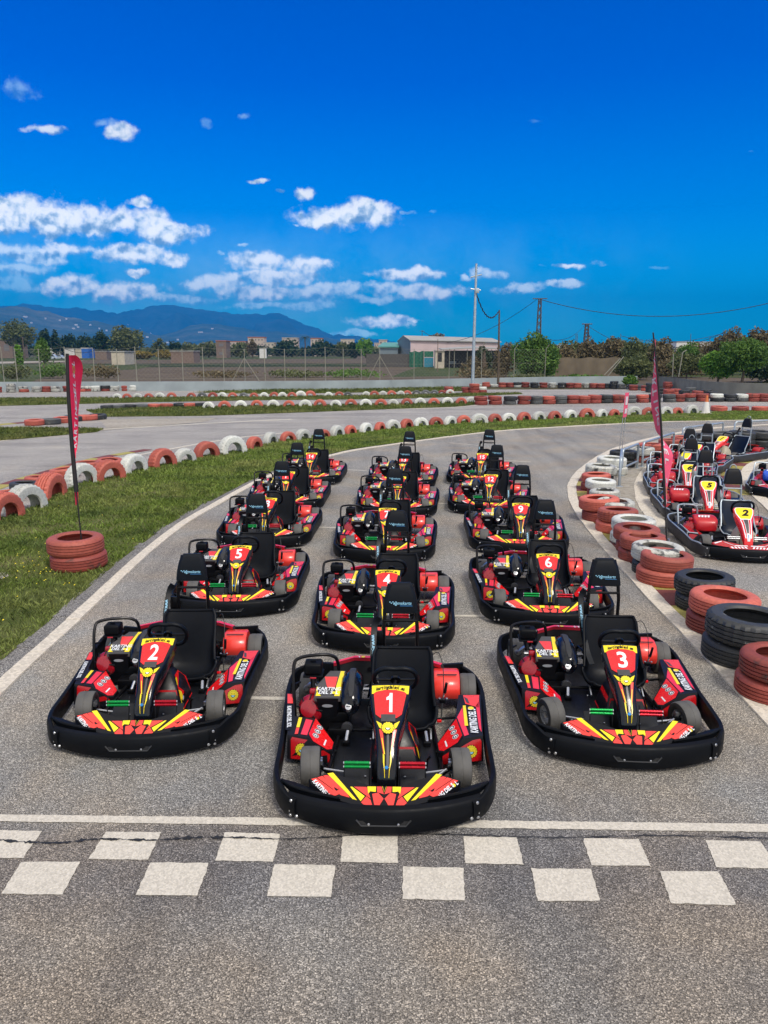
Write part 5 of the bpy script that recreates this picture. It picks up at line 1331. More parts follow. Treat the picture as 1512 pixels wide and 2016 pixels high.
m=MB(); slab(m,a,c_,Yc+5,Yc+5.2,-.2,Z(690,Yc),'dark_fence'); m.build('back_wall',ct)
for u in (872,893,918,940,965,988):
    m=MB(); m.tube([(X(u,Yc),Yc-1.5,-.2),(X(u,Yc),Yc-1.5,Z(688,Yc))],.07,'pale_post',6); m.build('post',ct)
m=MB(); slab(m,X(885,Yc),X(905,Yc),Yc+1,Yc+3,-.1,1.3,'dark_opening'); slab(m,X(886,Yc),X(899,Yc),Yc+.95,Yc+1,.6,1.1,'grey_sheet'); m.build('machine',ct)
tag(ct,'open carport with pale sheet roof and dark interior beside the warehouse','carport')
m=MB(); Yd=140.
slab(m,X(721,Yd),X(832,Yd),Yd,Yd+.1,-.2,Z(697,Yd),'dark_fence')
for u in range(722,832,5): slab(m,X(u,Yd),X(u,Yd)+.08,Yd-.06,Yd,-.2,Z(696,Yd),'dark_fence')
o=m.build('fence_panel'); tag(o,'dark slatted fence in front of the green-roofed shed','fence')
m=MB()
pts=[]; 
for k in range(13):
    u=806+28*k/12; pts.append([(X(u,Yd),Yd-.3+.15*math.sin(k*1.9),-.2),(X(u,Yd),Yd-.3+.12*math.sin(k*1.9+1),Z(692+1.2*math.sin(k),Yd))])
m.loft([[a,b,(b[0],b[1]+.02,b[2]),(a[0],a[1]+.02,a[2])] for a,b in pts],'green_net'); o=m.build('shade_net'); tag(o,'dark green shade net hung on the fence before the warehouse','net')
gt=empty('gate',(0,0,0)); m=MB(); slab(m,X(835,Yd),X(853,Yd),Yd-.5,Yd-.42,-.1,Z(704,Yd),'blue_sheet'); m.build('lower_panel',gt); m=MB(); slab(m,X(835,Yd),X(853,Yd),Yd-.5,Yd-.42,Z(703,Yd),Z(691.5,Yd),'green_net'); m.build('upper_panel',gt); 
m=MB(); m.tube([(X(834,Yd),Yd-.5,-.2),(X(834,Yd),Yd-.5,Z(690,Yd))],.06,'pale_post',6); m.build('post',gt); tag(gt,'blue and green metal gate between the net and the cream hut','gate')
# beige screen fence right of the big bush
m=MB(); Yb=84.; tp=[]
for k in range(25):
    u=1082+140*k/24; tp.append((atY(u,705,Yb)[0],Yb+.1*math.sin(k),atY(u,704.5+1.3*math.sin(k*.8),Yb)[2]))
m.loft([[(x,y,-.2),(x,y,z),(x,y+.06,z),(x,y+.06,-.2)] for x,y,z in tp],'beige_screen'); o=m.build('screen_fence'); tag(o,'long beige brown screen fence between the bushes on the right','fence')
# left side buildings
def house(u0,u1,vt,vb,Yy,wall,roof,label,cat='house',depth=6.,name='house',wins=0,gable=False):
    if Yy<400: Yy=max(Yy,min(300,4350./max(6,(vb-690))*.9)); depth*=1.6
    e=empty(name,(0,0,0)); a,b=X(u0,Yy),X(u1,Yy); zt=Z(vt,Yy); 
    m=MB(); slab(m,a,b,Yy,Yy+depth,-.3,zt,wall); m.build('wall',e)
    m=MB()
    if gable:
        m.loft([[(a-.2,Yy-.2,zt),(b+.2,Yy-.2,zt),(b+.2,Yy-.2,zt+.12),(a-.2,Yy-.2,zt+.12)],[(a-.2,Yy+depth/2,zt+depth*.2),(b+.2,Yy+depth/2,zt+depth*.2),(b+.2,Yy+depth/2,zt+depth*.2+.12),(a-.2,Yy+depth/2,zt+depth*.2+.12)]],roof)
        m.loft([[(a-.2,Yy+depth/2,zt+depth*.2),(b+.2,Yy+depth/2,zt+depth*.2),(b+.2,Yy+depth/2,zt+depth*.2+.12),(a-.2,Yy+depth/2,zt+depth*.2+.12)],[(a-.2,Yy+depth+.2,zt),(b+.2,Yy+depth+.2,zt),(b+.2,Yy+depth+.2,zt+.12),(a-.2,Yy+depth+.2,zt+.12)]],roof)
    else: slab(m,a-.15,b+.15,Yy-.15,Yy+depth+.15,zt,zt+(zt*.04+.1),roof)
    m.build('roof',e)
    if wins:
        rows=max(1,int(wins[1])); 
        for r in range(rows):
            for k in range(wins[0]):
                m=MB(); w=(b-a)/wins[0]*.42; xx=a+(b-a)*(k+.5)/wins[0]; h=(zt-0)/rows; zz=h*(r+.55)
                slab(m,xx-w/2,xx+w/2,Yy-.06,Yy,zz-h*.16,zz+h*.18,'window_grey'); m.build('window',e)
    return tag(e,label,cat)
house(-20,26,668,700,118,'brick_wall','concrete','brown brick house at the far left edge','house',8,wins=(2,1))
house(97,111,678,700,150,'white_wall','concrete','small white house behind the bright tree','house',6,wins=(1,2))
house(127,147,687,700,140,'white_wall','roof_sheet','long low white shed behind the left fence','shed',6,'shed')
house(149,161,687,700,141,'cream_wall','roof_sheet','short cream shed right of the long white shed','shed',6,'shed')
house(161,175,686,700,138,'blue_bright','white_wall','bright blue box with white roof at the left','container',4,'container')
house(187,210,692,706,120,'brick_wall','concrete','low reddish brick outbuilding left of the grey hut','outbuilding',4,'outbuilding')
house(219,245,693,714,100,'cream_wall','concrete','small pale ruined hut with open front','hut',4,'hut')
house(336,381,692,711,104,'brick_wall','concrete','low brown brick wall enclosure in the field','enclosure',4,'enclosure')
house(426,446,672,703,150,'brick_wall','terracotta_roof','brown brick tower with flat cap in the field','tower',5,'brick_tower',wins=(1,2))
house(511,524,686,694,90,'white_wall','concrete','small white box on posts in the field','box',1,'box')
towns=[(373,395,680),(452,484,673),(489,520,665),(520,540,675),(556,586,666),(612,634,667),(671,697,669),(746,762,670),(737,746,676),(403,420,676)]
for i,(a,b,vt) in enumerate(towns):
    house(a,b,vt,692,420,'apartment_wall' if i%3 else 'cream_wall','terracotta_roof' if i in (1,2,5) else 'concrete',f"distant apartment block, {ordinal(i+1)} in the town skyline",'apartment block',10,'apartment_block',wins=(max(2,int((b-a)/6)),3 if vt>668 else 4))
# right background roofs
house(1096,1160,680,700,150,'cream_wall','roof_sheet','long low pale building just above the right bushes','building',6,'building')
house(1330,1400,674,690,160,'white_wall','roof_sheet','distant pale flat building above the right bushes','building',6,'building')
# parked cars
def car(u,Yy,label,col='car_paint',s=1.,van=False):
    e=empty('parked_car',(X(u,Yy),Yy,-.05),0); m=MB()
    h=1.0 if not van else 1.5
    prof=[(-2.1,.3),(-2.1,.75),(-1.9,.85),(-1.2,.92),(-.7,.92+h*.5),(.9,.92+h*.52),(1.6,.95),(2.05,.85),(2.1,.3)]
    m.loft([[(x,-.8,z) for x,z in prof],[(x,.8,z) for x,z in prof]],col); m.build('body',e)
    m=MB(); g=[(-1.05,.96),(-.66,.88+h*.46),(.85,.88+h*.48),(1.42,.97)]
    m.poly([(x,-.815,z) for x,z in g],'car_glass'); m.build('window',e)
    for x in (-1.35,1.35):
        m=MB(); m.lathe([(.001,-.09),(.3,-.09),(.32,0),(.3,.09),(.001,.09)],'tyre_black',16,Matrix.Translation((x,-.74,.32))@Matrix.Rotation(math.pi/2,4,'X')); m.build('wheel',e)
    tag(e,label,'car','cars parked behind the left fence'); e.scale=(s,s,s)
car(101,262,'pale blue van parked beside the bright green tree','car_paint',1.,True); car(115,268,'silver car parked between the van and the white shed','car_paint'); car(139,266,'light car parked in front of the low white shed','white_wall')

# ---------- poles, pylons, cables ----------
def polething(name,u0,v0,u1,v1,Yy,r,mat,label,cat='pole',arms=()):
    a=Vector(atY(u0,v0,Yy)); b=Vector(atY(u1,v1,Yy)); a.z=0; e=empty(name,(a.x,a.y,0)); m=MB(); d=b-a
    m.tube([(0,0,0),tuple(d)],[r,r*.62],mat,8); m.build('shaft',e)
    for t,l,ang in arms:
        p=d*t; m=MB(); v=Vector((math.cos(R_(ang))*l/2,0,math.sin(R_(ang))*l/2)); m.tube([p-v,p+v],.05,mat,6); m.build('cross_arm',e)
    return tag(e,label,cat),a,b
lm,a1,b1=polething('light_mast',930,772,938,519,58.,.13,'galvanised','tall grey steel mast with two cross arms rising from stacked tyres','mast',((.905,.85,14),(.80,.75,-8)))
m=MB(); t=(b1-a1)*.79; m.box((t.x+.1,t.y-.1,t.z),(.28,.22,.35),'galvanised',.03); m.build('lamp_box',lm)
p2,a2,b2=polething('light_mast',981,757,983,611,64.,.10,'wood_pole','thinner brown mast to the right of the tall steel mast','mast')
polething('utility_pole',48,700,44,663,240.,.28,'wood_pole','dark wooden pole standing before the left trees','utility pole',((.96,1.2,0),))
polething('utility_pole',862,690,862,667,106.,.06,'brick_wall','thin reddish pole in front of the warehouse','pole')
polething('utility_pole',831,666,831,650,240.,.12,'wood_pole','small distant pole behind the warehouse roof','utility pole',((.97,1.6,0),))
def pylon(u,vb,vt,Yy,w,label,arm=2.2):
    a=Vector(atY(u,vb,Yy)); b=Vector(atY(u-.5,vt,Yy)); e=empty('lattice_pylon',(a.x,a.y,0)); H=b.z; m=MB()
    c=[]
    for s,t in ((-1,-1),(1,-1),(1,1),(-1,1)):
        P=[(s*w*(1-.55*k/10),t*w*(1-.55*k/10),H*k/10) for k in range(11)]; c.append(P); m.tube([P[0],P[-1]],w*.13,'wood_pole',5)
    for k in range(10):
        for q in range(4):
            m.tube([c[q][k],c[(q+1)%4][k+1]],w*.07,'wood_pole',4); m.tube([c[(q+1)%4][k],c[q][k+1]],w*.07,'wood_pole',4)
    m.build('lattice',e); m=MB(); m.tube([(-arm/2,0,H),(arm/2,0,H)],w*.16,'wood_pole',5); m.build('cross_arm',e)
    return tag(e,label,'pylon'),b
y1,pb1=pylon(1059,690,588,120.,.42,'lattice pylon with a small cross arm behind the round green bush')
y2,pb2=pylon(1153,690,638,230.,.9,'smaller distant lattice pylon above the brown shrubs',3.)
for u,vt in ((1134,657),(1136.5,657),(1107,669),(1222,657),(1360,657),(1398,662),(1424,650)):
    polething('utility_pole',u,690,u,vt,200.,.10,'wood_pole',{1134:'left one of two thin twin poles beyond the brown shrubs',1136.5:'right one of two thin twin poles beyond the brown shrubs',1107:'short thin pole beyond the big green bush',1222:'thin pole above the beige screen fence',1360:'thin pole above the far pale building',1398:'stubby pole at the end of the pale building roof',1424:'thin pole before the tall palms on the right'}[u],'pole')
def cable(a,b,sag,r,label,n=20,wig=0.):
    a=Vector(a);b=Vector(b);P=[]
    for i in range(n+1):
        t=i/n; p=a.lerp(b,t); p.z-=sag*4*t*(1-t); p.z+=wig*math.sin(i*1.9); P.append(p)
    m=MB(); m.tube(P,r,'cable_black',4); o=m.build('cable'); tag(o,label,'cable')
top=lambda a,b,t:a+(b-a)*t
cable(top(a1,b1,.79),b2,1.15,.045,'wavy black cable between the steel mast and the thinner mast',40,.05)
cable(pb1,(atY(875,675,152)),1.3,.04,'black cable running from the lattice pylon down to the warehouse')
cable(pb1,atY(1640,560,110),3.4,.045,'long sagging cable from the lattice pylon to the right edge')
cable(pb2,atY(1059,664,121),2.,.05,'thin cable from the distant pylon towards the near pylon')
cable(pb2,atY(1424,655,200),5.5,.06,'low cable from the distant pylon to the right poles')
cable(atY(1222,661,200),atY(1424,656,200),1.8,.05,'lower parallel cable above the right bushes')
cable(atY(831,652,240),atY(1059,660,200),4.,.06,'thin cable above the warehouse roof')
cable(atY(45,664,240),atY(107,670,240),2.,.07,'cable between the dark pole and the white house')
cable(atY(45,664,240),atY(-30,662,240),1.2,.07,'cable from the dark pole to the left edge')
cable(atY(107,674,240),atY(211,676,240),3.,.07,'pale sagging cable in front of the left trees')

# ---------- trees and shrubs ----------
def leafcloud(lobes,n,size,mat,shell=.62,flatz=.85,stretch=1.):
    w=np.array([l[3]*l[4]*l[5] for l in lobes])**.7; w/=w.sum()
    idx=rng.choice(len(lobes),n,p=w); L=np.array(lobes)[idx]
    d=rng.normal(size=(n,3)); d/=np.linalg.norm(d,axis=1)[:,None]
    r=shell+(1-shell)*rng.random(n)**.6; r*=1+.16*rng.normal(size=n)*.6
    c=L[:,:3]+d*r[:,None]*L[:,3:6]
    # random oriented quads, leaning outwards
    a=rng.normal(size=(n,3))+d*.6; a/=np.linalg.norm(a,axis=1)[:,None]
    b=np.cross(a,rng.normal(size=(n,3))); b/=np.linalg.norm(b,axis=1)[:,None]; e=np.cross(a,b)
    s=(size*(.6+.8*rng.random(n)))[:,None]
    v=np.stack([c-b*s*stretch,c-e*s*.5,c+b*s*stretch,c+e*s*.5],1).reshape(-1,3)
    me=bpy.data.meshes.new('crown'); me.vertices.add(4*n); me.vertices.foreach_set('co',v.astype(np.float32).ravel())
    me.loops.add(4*n); me.loops.foreach_set('vertex_index',np.arange(4*n,dtype=np.int32))
    me.polygons.add(n); me.polygons.foreach_set('loop_start',np.arange(0,4*n,4,dtype=np.int32))
    try: me.polygons.foreach_set('loop_total',np.full(n,4,dtype=np.int32))
    except Exception: pass
    me.materials.append(M[mat]); me.update(); me.validate(); return me
def tree(name,u0,u1,vt,vb,Yy,mat,label,cat='tree',group=None,dens=1.,size=None,trunk=True,nl=9,low=0.,stretch=1.):
    if Yy>=125: Yy=Yy*2.1
    x0,x1=X(u0,Yy),X(u1,Yy); zt=Z(vt,Yy); cx=(x0+x1)/2; w=(x1-x0)/2; d=w*.8
    zb=max(0.0,zt*low) ; e=empty(name,(cx,Yy+d*.5,0))
    rr=random.Random(int(u0*7+vt)); lobes=[]
    H=zt-zb; bush=(name=='shrub' or low<=.05)
    if bush: w*=1.12; nl=int(nl*1.5)
    for k in range(nl):
        a=rr.uniform(-1,1); zz=rr.uniform(0. if bush else .15,.85); ww=w*rr.uniform(.28,.5); hh=H*rr.uniform(.18,.32)
        xx=a*(w-ww)*(1-.35*max(0,zz-.5)); lobes.append((xx,rr.uniform(-.6,.6)*d,zb+hh+(H-2*hh)*zz,ww,ww*.9,hh))
    lobes.append((0,0,zb+H*.45,w*.84,d*.8,H*.42)); lobes.append((rr.uniform(-.3,.3)*w,0,zt-H*.2,w*.4,d*.4,H*.2))
    size=size or max(.10,Yy*.0019)
    n=int(dens*min(12000,max(700,(w*H*2.2)/(size*size)*5.)))
    me=leafcloud(lobes,n,size,mat,stretch=stretch); c=bpy.data.objects.new('crown',me); COL.objects.link(c); c.parent=e
    m=MB(); tr=max(.06,min(.4,H*.035)); 
    m.tube([(0,0,-.2),(.05*w,0,max(zb,H*.25)),(.0,0,zb+H*.5)],[tr*1.3,tr,tr*.6],'bark',7)
    for k in range(5):
        l=lobes[k]; m.tube([(0,0,max(.3,zb+H*.15)),(l[0]*.5,l[1]*.5,(zb+H*.2+l[2])/2),(l[0]*.9,l[1]*.9,l[2])],[tr*.6,tr*.4,tr*.15],'bark',5)
    if not bush or H>3: m.build('trunk',e)
    return tag(e,label,cat,group)
TR=[('tree',-8,78,627,700,132,'leaf_olive','broad sparse olive-brown tree at the far left edge','tree',.6,9,.25),
('tree',72,102,646,700,136,'leaf_dark','dark green narrow tree right of the sparse olive tree','tree',1,7,.1),
('tree',99,120,648,700,138,'leaf_dark','dark columnar tree beside the white house','tree',1,6,.1),
('tree',116,152,655,700,145,'leaf_dark','dark green tree at the left of the hedge row','tree',1,8,.05),
('tree',148,186,657,700,146,'leaf_dark','dark green tree in the middle of the hedge row','tree',1,8,.05),
('tree',178,222,650,698,134,'leaf_dark','darker left half of the large rounded tree pair','tree',1,9,.08),
('tree',205,287,639,699,130,'leaf_olive','largest rounded brownish green tree left of the centre','tree',1.2,12,.08),
('tree',62,100,664,697,112,'leaf_green','small bright green tree in front of the sparse olive tree','tree',1.1,8,.2),
('shrub',27,44,673,690,110,'leaf_bright','small rounded yellow green shrub by the brick house','shrub',1,5,.0),
('tree',298,329,665,694,150,'leaf_olive','rounded olive tree at the left of the town','tree',1,7,.05),
('tree',328,356,670,694,152,'leaf_dark','low dark tree right of the rounded olive tree','tree',1,7,.05),
('tree',352,392,672,700,150,'leaf_olive','pale olive clump of reeds and tree left of the brick tower','tree',1,8,.0),
('tree',388,430,670,700,148,'leaf_olive','pale bushy tree touching the brick tower','tree',1,8,.0),
('tree',445,498,673,702,150,'leaf_olive','spreading grey green tree right of the brick tower','tree',1,9,.0),
('tree',484,508,668,700,146,'leaf_brown','thin brownish tree before the apartment blocks','tree',.7,6,.1),
('tree',536,592,667,698,165,'leaf_dark','dark tree left of the palm','tree',1,9,.0),
('tree',608,660,667,698,170,'leaf_dark','dark wide tree right of the palm','tree',1,10,.0),
('tree',652,690,672,698,172,'leaf_olive','grey green tree left of the dark rounded tree','tree',1,7,.0),
('tree',682,712,673,698,140,'leaf_dark','dark rounded tree left of the bright green tree','tree',1.2,7,.0),
('tree',702,738,665,699,138,'leaf_bright','bright green rounded tree left of the warehouse','tree',1.2,8,.03),
('shrub',252,300,690,703,128,'leaf_yellow','yellow flowering hedge behind the left field','hedge',1.2,8,.0),
('shrub',298,350,689,702,129,'leaf_yellow','second yellow green hedge right of the first one','hedge',1.2,8,.0),
('shrub',842,884,655,664,220,'leaf_brown','dry treetops just above the warehouse roof','shrub',1,6,.3),
('tree',1012,1104,650,742,76,'leaf_green','large rounded green bush beside the beige screen','tree',1.8,14,.02),
('shrub',936,970,680,722,92,'leaf_dark','dark spiky shrub in front of the carport','shrub',1,7,.0),
('shrub',975,1022,672,734,88,'leaf_brown','brown scrub between the thin mast and the large bush','shrub',1,9,.0),
('shrub',905,960,700,732,90,'leaf_brown','dry low scrub beneath the carport','shrub',.8,8,.0),
('shrub',1092,1145,676,712,100,'leaf_brown','brown shrub right behind the large green bush','shrub',1.1,9,.0),
('shrub',1135,1190,663,712,102,'leaf_brown','tall brown shrub behind the beige screen','shrub',1.2,10,.0),
('shrub',1180,1232,660,712,104,'leaf_brown','ragged brown shrub above the end of the beige screen','shrub',1.2,10,.0),
('shrub',1226,1282,662,725,98,'leaf_olive','olive shrub left of the pink flag','shrub',1.2,10,.0),
('shrub',1276,1335,662,730,99,'leaf_brown','brown olive shrub directly behind the pink flag','shrub',1.2,10,.0),
('shrub',1328,1395,672,738,96,'leaf_green','green shrub behind the leaning pale posts','shrub',1.2,10,.0),
('shrub',1218,1294,698,752,78,'leaf_olive','rounded olive green bush behind the heap of tyres','bush',1.6,10,.0),
('tree',1318,1402,694,756,74,'leaf_olive','thin olive tree with bare trunk right of the pink flag','tree',1.3,10,.28),
('tree',1385,1462,690,766,68,'leaf_bright','bright green tree behind the far right tyres','tree',1.5,12,.12),
('tree',1420,1530,664,768,66,'leaf_green','big green tree cut by the right edge','tree',1.6,14,.25),
('tree',1418,1475,642,706,92,'leaf_brown','tall brown tree behind the bright green tree','tree',.9,9,.3),
('tree',1466,1540,643,706,93,'leaf_brown','tall brown tree at the top right edge','tree',1,9,.3),
('shrub',1385,1440,660,712,94,'leaf_brown','brown scrub left of the tall brown trees','shrub',1.1,9,.0),
('shrub',1470,1570,690,766,72,'leaf_dark','dark bush beneath the big green tree at the right edge','shrub',1.2,9,.0),
('shrub',1095,1180,668,712,112,'leaf_olive','olive scrub behind the left part of the beige screen','shrub',1.2,12,.0),
('shrub',1170,1265,665,715,113,'leaf_olive','olive scrub behind the right part of the beige screen','shrub',1.2,12,.0),
('shrub',1255,1345,668,725,112,'leaf_olive','olive scrub filling behind the pink flag','shrub',1.2,12,.0),
('shrub',1335,1430,672,730,110,'leaf_brown','dry scrub filling behind the leaning posts','shrub',1.2,12,.0),
('shrub',1425,1570,665,735,108,'leaf_olive','olive scrub filling behind the bright trees','shrub',1.2,12,.0),
('shrub',1290,1400,705,752,84,'leaf_brown','low dry scrub around the leaning fence posts','shrub',1.1,12,.0),
('shrub',1230,1262,738,752,66,'leaf_green','low green weeds on the wall before the tyre heap','weeds',1.3,6,.0),
]
for (nm,u0,u1,vt,vb,Yy,mt,lb,ct_,dn,nl,low) in TR: tree(nm,u0,u1,vt,vb,Yy,mt,lb,ct_,None,dn,None,True,nl,low)
# low weeds along the field and the wall
for i,(u0,u1,vt,Yy) in enumerate([(-10,60,715,80),(60,150,712,82),(150,230,716,80),(520,640,727,84),(640,760,726,84),(900,1000,722,78),(1000,1110,735,72),(1110,1200,736,72),(360,500,729,84)]):
    tree('shrub',u0,u1,vt,740,Yy,('leaf_olive','leaf_green','leaf_brown')[i%3],f"low patch of weeds, {ordinal(i+1)} along the field behind the wall",'weeds','weeds in the field',.5,.16,True,9,0.)
for i in range(15):
    u=296+i*31; tree('tree',u-21,u+21,683-(i*7%5),699,185+(i*13%7),('leaf_olive','leaf_dark','leaf_olive')[i%3],f"low tree in the band before the town, {ordinal(i+1)} from the left",'tree','low tree band before the town',1.,None,True,6,0.)
for i in range(8):
    u=-10+i*30; tree('tree',u-20,u+20,676+(i*7%6),700,170+(i*13%7),('leaf_dark','leaf_olive')[i%2],f"dark tree in the left background band, {ordinal(i+1)} from the left",'tree','dark tree band at the left',1.,None,True,6,0.)
# palm
def palm(u,vt,vb,Yy,label,n=22,mat='leaf_dark'):
    x=X(u,Yy); H=Z(vt,Yy); e=empty('palm_tree',(x,Yy,0)); m=MB(); L=(Z(vt,Yy)-Z(vt+14,Yy)); hc=H-L*.5
    m.tube([(0,0,-.2),(.1,0,hc*.5),(0,0,hc)],[.28,.22,.24],'bark',8); m.build('trunk',e); m=MB(); rr=random.Random(5)
    for k in range(n):
        a=2*math.pi*k/n*1.6+rr.uniform(-.2,.2); el=rr.uniform(-.2,1.1); P=[]
        for t in range(7):
            f=t/6; r=L*1.1*f*math.cos(el*.7); z=hc+L*(.75*math.sin(el)*f*1.2-.75*f*f); P.append(Vector((r*math.cos(a),r*math.sin(a),z)))
        for t in range(6):
            p,q=P[t],P[t+1]; d=(q-p).normalized(); s=d.cross(Vector((0,0,1))).normalized()
            for sg in (-1,1):
                for j in range(3):
                    b=p.lerp(q,j/3); tip=b+s*sg*L*.22*(1-t/8)+d*L*.08-Vector((0,0,L*.07)); m.poly([b-d*.04,b+d*.05,tip],mat)
    m.build('crown',e); tag(e,label,'palm tree')
palm(601,658,697,320,'tall palm rising above the dark trees left of centre')
palm(952,682,712,90,'small dark palm in front of the carport',18)

# ---------- hills ----------
def ridge(name,pts,Yr,depth,mat,label,amp,seed,base=-30):
    us=np.linspace(pts[0][0],pts[-1][0],260); vs=np.interp(us,[p[0] for p in pts],[p[1] for p in pts]); m=MB(); nr=26; V=[];F=[]
    for i,(u,v) in enumerate(zip(us,vs)):
        x,y,z=atY(u,v,Yr); 
        for k in range(nr+1):
            t=k/nr; yy=Yr-depth*t; zz=z*(1-t)**1.25 if t<1 else 0
            w=math.sin(math.pi*min(1,t*1.15)) if t<.87 else 0.2
            nn=mnoise.fractal(Vector((x*.0022,yy*.0013,seed)),1.,2.1,6)
            rg=abs(mnoise.noise(Vector((x*.0035+yy*.0006,yy*.0006,seed+9))))
            zz+=amp*(nn*.8-rg*1.1)*w+ (mnoise.fractal(Vector((x*.01,0,seed)),1,2,4)*amp*.12 if t==0 else 0)
            V.append((x*(1-.12*t),yy,max(base,zz)))
    for i in range(len(us)-1):
        for k in range(nr):
            a=i*(nr+1)+k; F.append([a,a+1,a+nr+2,a+nr+1])
    m.add(V,F,mat); o=m.build(name,ang=180); o['kind']='structure'; o['label']=label; return o
ridge('mountains',[(-260,640),(-120,615),(-40,606),(30,601),(45,597),(62,600),(90,602),(125,608),(150,605),(190,612),(230,616),(255,612),(310,601),(340,600),(365,605),(420,613),(480,619),(520,618),(536,615.5),(552,617),(580,631),(610,641),(640,654),(660,662),(668,657),(680,662),(720,666),(760,671),(820,676),(880,684),(960,692)],7600,2600,'mountain_far','far blue mountain ridge',170,1.)
ridge('hills',[(-260,630),(-100,610),(0,606),(22,602),(45,604),(70,609),(110,620),(160,629),(210,636),(260,646),(320,661),(380,676),(450,690)],3900,1700,'mountain_near','near left hills dotted with houses',85,5.)
ridge('hills',[(230,690),(290,668),(340,653),(375,642),(400,637),(430,638),(470,645),(510,652),(540,653),(580,657),(620,662),(660,668),(700,676),(760,688)],4700,1300,'mountain_near','low middle hill behind the town',60,9.)
dgl=bpy.context.evaluated_depsgraph_get()
rr=random.Random(4)
def hillhouse(u,v,w,i,label):
    w*=.55
    o_=Vector((0,0,H_)); p=Vector(atY(u,v,100.)); d=(p-o_).normalized(); dgl.update()
    hit,loc,nn,idx,ob,_=sc.ray_cast(bpy.context.view_layer.depsgraph,o_,d,distance=20000)
    if not hit or loc.y<1500: return
    e=MB(); e.box((0,0,2.5),(w,7,6),'white_wall'); 
    a=e.build('hillside_house'); a.location=loc
    b=MB(); b.loft([[(-w/2,-3.6,5.5),(w/2,-3.6,5.5)],[(-w/2,0,7),(w/2,0,7)],[(-w/2,3.6,5.5),(w/2,3.6,5.5)]],'cream_wall',cap=False,closed=False); b.build('roof',a)
    tag(a,label,'house','white houses scattered over the hills')
for i,(u,v,w) in enumerate([(50,625,34),(150,641,26),(145,648,22),(154,645,16),(62,637,16),(118,632,14),(131,629,14),(178,641,14),(252,640,16),(276,647,16),(276,658,20),(290,665,22),(297,657,14),(395,655,50),(418,648,22),(34,640,16),(90,628,12),(210,652,14),(238,662,16),(262,667,18),(310,672,20),(330,676,20),(196,628+20,12),(350,670,18)]):
    hillhouse(u,v,w,i,f"tiny white house on the hillside, {ordinal(i+1)} of those scattered over the slopes")

# ---------- grass ----------
def inpoly(x,y,P):
    n=len(P); c=np.zeros(len(x),bool); j=n-1
    for i in range(n):
        xi,yi=P[i];xj,yj=P[j]
        cond=((yi>y)!=(yj>y))&(x<(xj-xi)*(y-yi)/((yj-yi) if yj!=yi else 1e-9)+xi); c^=cond; j=i
    return c
def grass(name,P,n,hgt,wid,mat,label,near=True,clump=.5,z0=.012,maxd=999):
    P=[(float(a),float(b)) for a,b in P]; xs=[p[0] for p in P];ys=[p[1] for p in P]
    X_=[];Y_=[];got=0
    while got<n:
        m_=n*4; x=rng.uniform(min(xs),max(xs),m_)
        if near:
            r=rng.random(m_); y=min(ys)+(max(ys)-min(ys))*r**1.9
        else: y=rng.uniform(min(ys),max(ys),m_)
        k=inpoly(x,y,P)&(np.abs(x)<y*.62+1.5)
        x=x[k];y=y[k]
        nz_=np.sin(x*3.1+np.sin(y*2.3)*2)*np.cos(y*2.7+np.sin(x*1.9)*2)+.5*np.sin(x*9.+y*4)*np.cos(y*8-x*3)
        kk=rng.random(len(x))<(.30+.70*np.clip(nz_+.5,0,1)); x=x[kk];y=y[kk]
        X_.append(x);Y_.append(y);got+=len(x)
        if len(X_)>60: break
    x=np.concatenate(X_)[:n];y=np.concatenate(Y_)[:n]; n=len(x)
    a=rng.uniform(0,6.283,n); h=hgt*(.45+.9*rng.random(n)); sc_=np.clip(y/12.,.8,4.) if near else np.ones(n)
    w=wid*(.6+.8*rng.random(n))*sc_; lean=h*rng.uniform(.2,1.3,n); b=a+rng.normal(size=n)*.8
    dx,dy=np.cos(a)*w,np.sin(a)*w; lx,ly=np.cos(b)*lean,np.sin(b)*lean
    z=np.full(n,z0)
    v=np.stack([np.stack([x-dx,y-dy,z],1),np.stack([x+dx,y+dy,z],1),np.stack([x+dx*.7+lx*.45,y+dy*.7+ly*.45,z+h*.7],1),np.stack([x+lx,y+ly,z+h],1)],1).reshape(-1,3)
    me=bpy.data.meshes.new('grass'); me.vertices.add(4*n); me.vertices.foreach_set('co',v.astype(np.float32).ravel()); me.loops.add(4*n)
    me.loops.foreach_set('vertex_index',np.arange(4*n,dtype=np.int32)); me.polygons.add(n); me.polygons.foreach_set('loop_start',np.arange(0,4*n,4,dtype=np.int32))
    try: me.polygons.foreach_set('loop_total',np.full(n,4,dtype=np.int32))
    except Exception: pass
    me.materials.append(M[mat]); me.update(); o=bpy.data.objects.new(name,me); COL.objects.link(o); tag(o,label,'grass',kind='stuff'); return o
grass('grass',G1,170000,.055,.0065,'grass_blade','short green grass with clover on the near verge')
grass('grass',G3,26000,.09,.02,'grass_far','short grass strip under the middle row of tyres',False)
grass('grass',G4,26000,.09,.02,'grass_far','thin grass strip before the farthest arch row',False)
grass('grass',G5,12000,.14,.025,'grass_far','grass at the foot of the pale wall',False)
grass('grass',G6,9000,.14,.03,'grass_far','grass patch below the trees on the right',False)
grass('grass',G2,9000,.09,.02,'grass_far','small grass wedge at the left edge',False)
